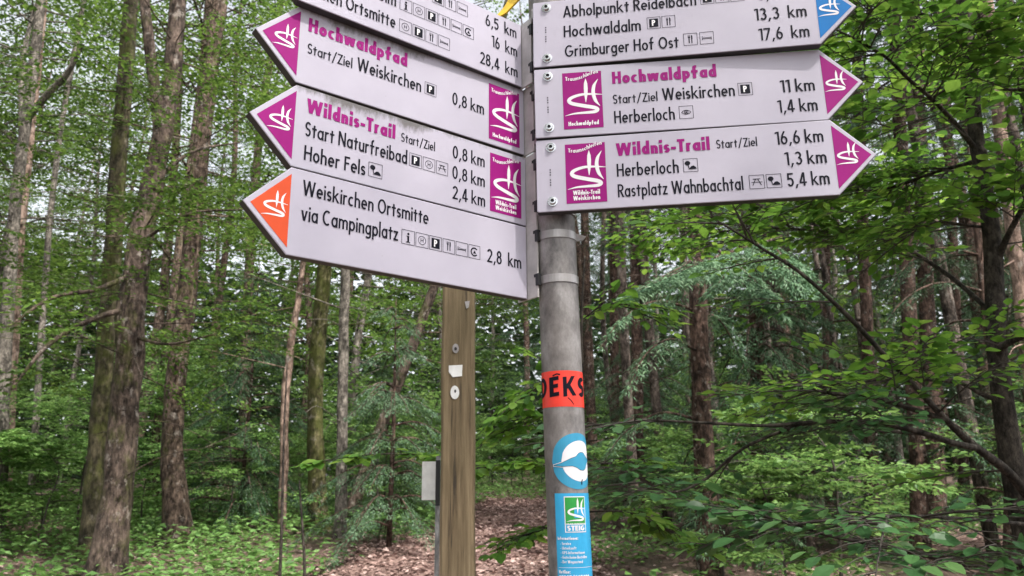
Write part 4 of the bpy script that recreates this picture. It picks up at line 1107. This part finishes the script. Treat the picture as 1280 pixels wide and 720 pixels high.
spruce('stout reddish trunk right of the pole with pale drooping boughs', 8.2, [(884, 668), (880, 580), (876, 480), (873, 380), (870, 280), (866, 150), (862, 20)], [36, 33, 31, 30, 28, 26, 24], 41,
       [([(976, 296, 7.4), (905, 318, 6.6), (840, 344, 6.1), (772, 376, 5.8)], .5), ([(960, 300, 7.4), (985, 330, 6.8), (1010, 372, 6.5)], .45), ([(874, 318, 8.0), (850, 335, 7.4), (815, 352, 7.0), (772, 374, 6.8)], .42), ([(874, 318, 8.0), (890, 335, 7.4), (905, 345, 7.1), (880, 372, 6.9)], .3),
        ([(905, 345, 8.2), (925, 352, 7.8), (950, 375, 7.4), (985, 400, 7.2)], .4), ([(880, 300, 8.2), (920, 330, 7.6), (955, 362, 7.3), (975, 378, 7.1)], .4)], pale=True)
for k, (lab, dep, px, w) in enumerate([
    ('brown trunk standing behind the stout reddish trunk on its right', 11.0, (952, 946, 940), 24),
    ('dark trunk between the bough-hung trunk and the picture middle', 12.5, (800, 796, 790), 20),
    ('reddish trunk half-way between the stout reddish trunk and the near dark trunk', 10.5, (1092, 1084, 1072), 20),
    ('slim grey-brown trunk in front of the sunlit clearing', 12.0, (1172, 1160, 1146), 26),
    ('dark thin trunk left of the sunlit clearing', 13.5, (1040, 1034, 1028), 15),
    ('thin reddish trunk leaning beside the near dark trunk', 8.5, (1262, 1236, 1205), 15),
    ('pale slim trunk right of the sunlit clearing', 15.0, (1206, 1196, 1182), 17),
    ('second slim trunk directly right of the pole', 14.5, (772, 768, 764), 15),
    ('dark trunk hung with drooping needles right of the sign tips', 9.5, (1150, 1138, 1122), 25)]):
    up_only = k == 8
    spruce(lab, dep, [(px[0], 680), (px[0] - 3, 560), (px[1], 420), ((px[1]+px[2])/2, 260), (px[2], 100), (px[2] - 6, -40)], [w*1.15, w, w*.97, w*.92, w*.86, w*.8], 50 + k,
           [([(px[2], y, dep), (px[2] + sx_*30, y + 5, dep - .6), (px[2] + sx_*70, y + 38, dep - 1.0)], .4) for y, sx_ in ((40, -1), (80, 1), (130, -1), (190, 1))] if up_only else (), 16)

for lab, dep, px, py0, hgt_, rad_, sd in (('young conifer with pale drooping needles left of the timber post', 10.6, 487, 640, 3.4, 1.1, 301), ('young dark conifer between the pale reddish stem and the curved trunk', 13.2, 300, 640, 4.6, 1.5, 302)):
    b = at(px, py0, dep); e = empty('young_conifer', (b[0], b[1], float(gz(b[0], b[1])))); tag(e, lab, 'tree')
    tm, wd = MB(), MB(); tube(tm, [(0, 0, -.2), (0.02, 0, hgt_*.5), (0, 0.02, hgt_)], [.04, .028, .005], 8)
    rs = np.random.RandomState(sd); nb = crown_conifer(sd, .35, hgt_, rad_, int(hgt_/.17), tm, 1.0)
    yc = (tm.build('trunk', M['bark_spruce'], e, smooth=True), nb.build('crown', M['needle_pale' if sd == 301 else 'needle'], e))
rs = np.random.RandomState(19)
for x, y in ((3.4, 10.6), (2.2, 13.5), (5.2, 14.4), (3.4, 18.5), (9.4, 14.2)):
    e = empty('young_conifer', (x, y, float(gz(x, y))), rs.uniform(0, 6.28)); sc_ = rs.uniform(.7, 1.25); e.scale = (sc_, sc_, sc_)
    tag(e, 'young conifer with drooping boughs among the right-hand trunks', 'tree', 'young conifers in the right-hand stand')
    for src in yc: c = src.copy(); c.parent = e; COL.objects.link(c)

# ------------------------------------------------------------------ the stock of crowns, trunks and saplings, copied round the wood
def link_copy(src, parent, loc=None, rz=0, sc=1.0):
    c = src.copy(); c.parent = parent
    COL.objects.link(c)
    return c

stock = {}
def stock_tree(kind, seed, h, z0, rad):
    tmb = MB(); rs = np.random.RandomState(seed)
    bend = rs.normal(0, .25, (5, 2)); bend[0] = 0
    P = catmull([(bend[i][0], bend[i][1], -.3 + (h + .3)*i/4) for i in range(5)], 40)
    r0 = .075 + .005*h*rs.uniform(.3, 1.0)
    if z0 in (8.5, 6.5): r0 = .075 if z0 == 8.5 else .055; bend *= .5
    tube(tmb, P, [r0*1.1, r0, r0*.85, r0*.55, r0*.12], 9, rough=.05, flare=.4, seed=seed)
    dead_twigs(rs, P, 22, .06, .6, 1.2, tmb, .007)
    if kind == 'broad':
        cr = crown_broadleaf(seed, z0, h, rad, 86, .115, 8, 1.25, tmb); return tmb, cr, M['bark_grey' if seed % 2 else 'bark_brown'], M['leaf_crown']
    cr = crown_conifer(seed, z0, h, rad, int((h - z0)/.42), None, .42); return tmb, cr, M['bark_stand' if z0 in (8.5, 6.5) else 'bark_spruce'], M['needle']

def scatter_trees():
    protos = []
    for kind, seed, h, z0, rad in [('broad', 101, 19, 5.0, 3.2), ('broad', 102, 22, 7.5, 3.6), ('broad', 103, 15, 2.6, 2.8), ('broad', 106, 20, 4.0, 3.4), ('spruce', 104, 24, 4.0, 2.6), ('spruce', 105, 21, 7.0, 2.4), ('spruce', 107, 17, 8.5, 1.7), ('spruce', 108, 15, 6.5, 1.5)]:
        tmb, cr, bk, lm = stock_tree(kind, seed, h, z0, rad)
        protos.append((kind, tmb, cr, bk, lm, [None, None]))
    rs = np.random.RandomState(77)
    placed = []
    def far_enough(x, y, d): return all((x - a)**2 + (y - b)**2 > d*d for a, b in placed)
    def put(pi, x, y, label, group):
        kind, tmb, cr, bk, lm, made = protos[pi]
        e = empty('broadleaf_tree' if kind == 'broad' else 'conifer_tree', (x, y, float(gz(x, y))), rs.uniform(0, 6.28))
        s = rs.uniform(.85, 1.15); e.scale = (s, s, s)
        tag(e, label, 'tree', group)
        if made[0] is None:
            made[0] = tmb.build('trunk', bk, e, smooth=True); made[1] = cr.build('crown', lm, e)
        else:
            for src in made:
                c = src.copy(); c.parent = e; COL.objects.link(c)
        placed.append((x, y))
    n = 0; tries = 0
    while n < 66 and tries < 6000:
        tries += 1
        y = 15 + 34*rs.rand()**1.15; x = (rs.rand() - .5) * 2 * (y*.78 + 3)
        if path_l(y) - .8 < x < path_r(y) + .8 and y < 26: continue
        left = x < -1
        if not far_enough(x, y, 3.7 if left else 2.1): continue
        pi = rs.choice([0, 1, 2, 3, 4], p=[.25, .22, .2, .23, .1]) if left else rs.choice([0, 2, 3, 4, 5], p=[.12, .13, .1, .35, .3])
        band = 'near' if y < 22 else 'mid' if y < 33 else 'far'
        side = 'left-hand' if left else 'right-hand'
        kind = 'broadleaf' if pi < 4 else 'conifer'
        put(pi, x, y, {'near': f'{kind} tree in the first rows of the {side} wood', 'mid': f'{kind} tree deeper inside the {side} wood', 'far': f'distant {kind} tree at the back of the {side} wood'}[band],
            f'{kind} trees, {band} rows, {side} wood')
        n += 1
    n = 0
    while n < 34:
        y = rs.uniform(9.5, 26); x = rs.uniform(1.6, 4 + y*.62)
        if x < path_r(y) + .7 or not far_enough(x, y, .9) or abs(x/y - .555) < .03: continue
        put(rs.choice([6, 7]), x, y, 'thin bare-stemmed conifer in the dense stand right of the path', 'thin conifers right of the path'); n += 1
    # out-of-view trees added around the viewer to shade the wood and the signs
    for x, y, pi in [(-6.5, 1.0, 2), (-9, 8.0, 0), (7.6, 7.6, 1), (-4.0, -5, 2), (12.5, -4.5, 3), (7.0, -11.5, 2), (-8, -3, 3), (14.5, -12, 1), (5.2, -1.6, 3), (-3, -11, 3), (-8.5, -9, 2), (3.5, -13, 3), (-12, 2, 3), (9.5, -14, 2), (18, -3, 2), (18, -9, 3), (-6.5, -14, 0), (-13, -5, 2), (7.0, -5.4, 0)]:  # the last tree is added to filter the sun reaching the signs
        put(pi, x, y, 'unseen tall tree added to shade the wood and the signpost', 'unseen trees added for shade')
scatter_trees()

def scatter_saplings():
    protos = []
    for seed, h, leaf in [(201, 1.3, .075), (202, 2.2, .08), (203, 3.2, .085), (204, 1.8, .07)]:
        rs = np.random.RandomState(seed); st, lf = MB(), MB()
        P = catmull([(0, 0, -.1), (rs.normal(0, .08), rs.normal(0, .08), h*.4), (rs.normal(0, .15), rs.normal(0, .15), h*.75), (rs.normal(0, .2), rs.normal(0, .2), h)], 20)
        tube(st, P, [.008 + .006*h, .003], 6)
        for k in range(int(9 + 8*h)):
            t = rs.uniform(.2, 1); b = P[int(t*19)]; a = k*2.4 + rs.uniform(-.4, .4); L = (.45 + .3*h)*(1.1 - .6*t)*rs.uniform(.6, 1.1)
            d = np.array([math.cos(a), math.sin(a), rs.uniform(-.05, .3)])
            tube(st, [b, b + d*L], [.005, .002], 4, cap=False)
            add_sprays(lf, rs, [(b + d*L*q, d + rs.normal(0, .45, 3)*[1, 1, .2], L*.75, 8) for q in (.25, .6, .9)], leaf, False, None, .6, .25, 5)
        protos.append((st, lf, [None, None]))
    rs = np.random.RandomState(88)
    placed = []
    def put(pi, x, y, label, group):
        st, lf, made = protos[pi]
        e = empty('sapling', (x, y, float(gz(x, y))), rs.uniform(0, 6.28)); s = rs.uniform(.8, 1.25); e.scale = (s, s, s)
        tag(e, label, 'sapling', group)
        if made[0] is None: made[0] = st.build('stem', M['twig'], e); made[1] = lf.build('foliage', M['leaf_sapling'], e)
        else:
            for src in made: c = src.copy(); c.parent = e; COL.objects.link(c)
        placed.append((x, y))
    def strew(n, xr, yr, pis, label, group, gap=.7):
        k = t = 0
        while k < n and t < 3000:
            t += 1
            x, y = rs.uniform(*xr), rs.uniform(*yr)
            if path_l(y) - .5 < x < path_r(y) + .45: continue
            if any((x - a)**2 + (y - b)**2 < gap*gap for a, b in placed) or abs(x - .553*y) < 1.0: continue
            put(rs.choice(pis), x, y, label, group); k += 1
    strew(34, (-13, -1.2), (12.5, 19), [0, 1, 2, 3], 'bushy young beech growing among the left-hand trunks', 'young beeches on the left')
    strew(16, (-16, -6), (10.5, 13), [0, 3], 'low young beech in the green ground cover on the left', 'low young beeches on the left')
    strew(9, (1.6, 7), (6, 9.5), [0, 1, 3], 'young beech in the undergrowth right of the pole', 'young beeches right of the pole', .5)
    strew(9, (1.2, 13), (9, 18), [0, 3, 1], 'young beech among the right-hand conifers', 'young beeches among the conifers')
    for x, y in ((1.8, 22.5), (-.1, 26.5), (.9, 26), (2.2, 25), (.3, 28)): put(rs.choice([0, 3]), x, y, 'low young beech closing the far end of the path', 'low beeches at the far end of the path')
    strew(26, (-7, 7), (20, 30), [1, 2], 'young beech where the path disappears', 'young beeches at the end of the path')
scatter_saplings()

# ------------------------------------------------------------------ ground cover, fallen leaves, far wood
rsG = np.random.RandomState(9)
mb = MB(); n = 90000
y = 7 + 13*rsG.rand(n)**1.1; x = -14 + 26*rsG.rand(n)
nz = np.sin(x*1.3 + .7*y) + np.sin(y*1.9 - x*.6 + 2) + rsG.normal(0, .5, n)
keep = ((np.abs(x - .553*y) < 1.3) & (y > 12)) | ((x < path_l(y) - .05) & ((nz > -1.0))) | ((x > path_r(y) + .3) & (nz > 1.0))
x, y = x[keep], y[keep]; n = len(x)
hgt = rsG.rand(n)**1.3*.3 + .02
pos = np.stack([x, y, gz(x, y) + hgt], 1); a = rsG.uniform(0, 6.28, n)
d = np.stack([np.cos(a), np.sin(a), rsG.uniform(-.3, .5, n)], 1)
leaves(mb, pos, d, np.array([0, 0, 1]) + rsG.normal(0, .35, (n, 3)), rsG.uniform(.05, .13, n), .6)
n = 14000; y = rsG.uniform(19, 33, n); x = rsG.uniform(-9, 9, n); a = rsG.uniform(0, 6.28, n)
leaves(mb, np.stack([x, y, gz(x, y) + .02 + rsG.rand(n)**1.3*.35], 1), np.stack([np.cos(a), np.sin(a), rsG.uniform(-.3, .5, n)], 1), np.array([0, 0, 1]) + rsG.normal(0, .35, (n, 3)), rsG.uniform(.07, .16, n), .6)
tag(mb.build('ground_cover', M['herb']), 'low bright green plants carpeting the floor left of the path', 'ground cover', kind='stuff')

mb = MB(); n = 60000
y = 2.5 + 27*rsG.rand(n)**1.25; x = np.where(rsG.rand(n) < .45, path_l(y) - .5 + (path_r(y) - path_l(y) + 1.0)*rsG.rand(n), -7 + 18*rsG.rand(n))
pos = np.stack([x, y, gz(x, y) + rsG.uniform(.008, .03, n)], 1); a = rsG.uniform(0, 6.28, n)
d = np.stack([np.cos(a), np.sin(a), rsG.normal(0, .18, n)], 1)
leaves(mb, pos, d, np.array([0, 0, 1]) + rsG.normal(0, .3, (n, 3)), rsG.uniform(.035, .11, n), .6)
tag(mb.build('fallen_leaves', M['litter_leaf']), 'brown and pinkish dead leaves strewn over path and forest floor', 'leaf litter', kind='stuff')

mb = MB()
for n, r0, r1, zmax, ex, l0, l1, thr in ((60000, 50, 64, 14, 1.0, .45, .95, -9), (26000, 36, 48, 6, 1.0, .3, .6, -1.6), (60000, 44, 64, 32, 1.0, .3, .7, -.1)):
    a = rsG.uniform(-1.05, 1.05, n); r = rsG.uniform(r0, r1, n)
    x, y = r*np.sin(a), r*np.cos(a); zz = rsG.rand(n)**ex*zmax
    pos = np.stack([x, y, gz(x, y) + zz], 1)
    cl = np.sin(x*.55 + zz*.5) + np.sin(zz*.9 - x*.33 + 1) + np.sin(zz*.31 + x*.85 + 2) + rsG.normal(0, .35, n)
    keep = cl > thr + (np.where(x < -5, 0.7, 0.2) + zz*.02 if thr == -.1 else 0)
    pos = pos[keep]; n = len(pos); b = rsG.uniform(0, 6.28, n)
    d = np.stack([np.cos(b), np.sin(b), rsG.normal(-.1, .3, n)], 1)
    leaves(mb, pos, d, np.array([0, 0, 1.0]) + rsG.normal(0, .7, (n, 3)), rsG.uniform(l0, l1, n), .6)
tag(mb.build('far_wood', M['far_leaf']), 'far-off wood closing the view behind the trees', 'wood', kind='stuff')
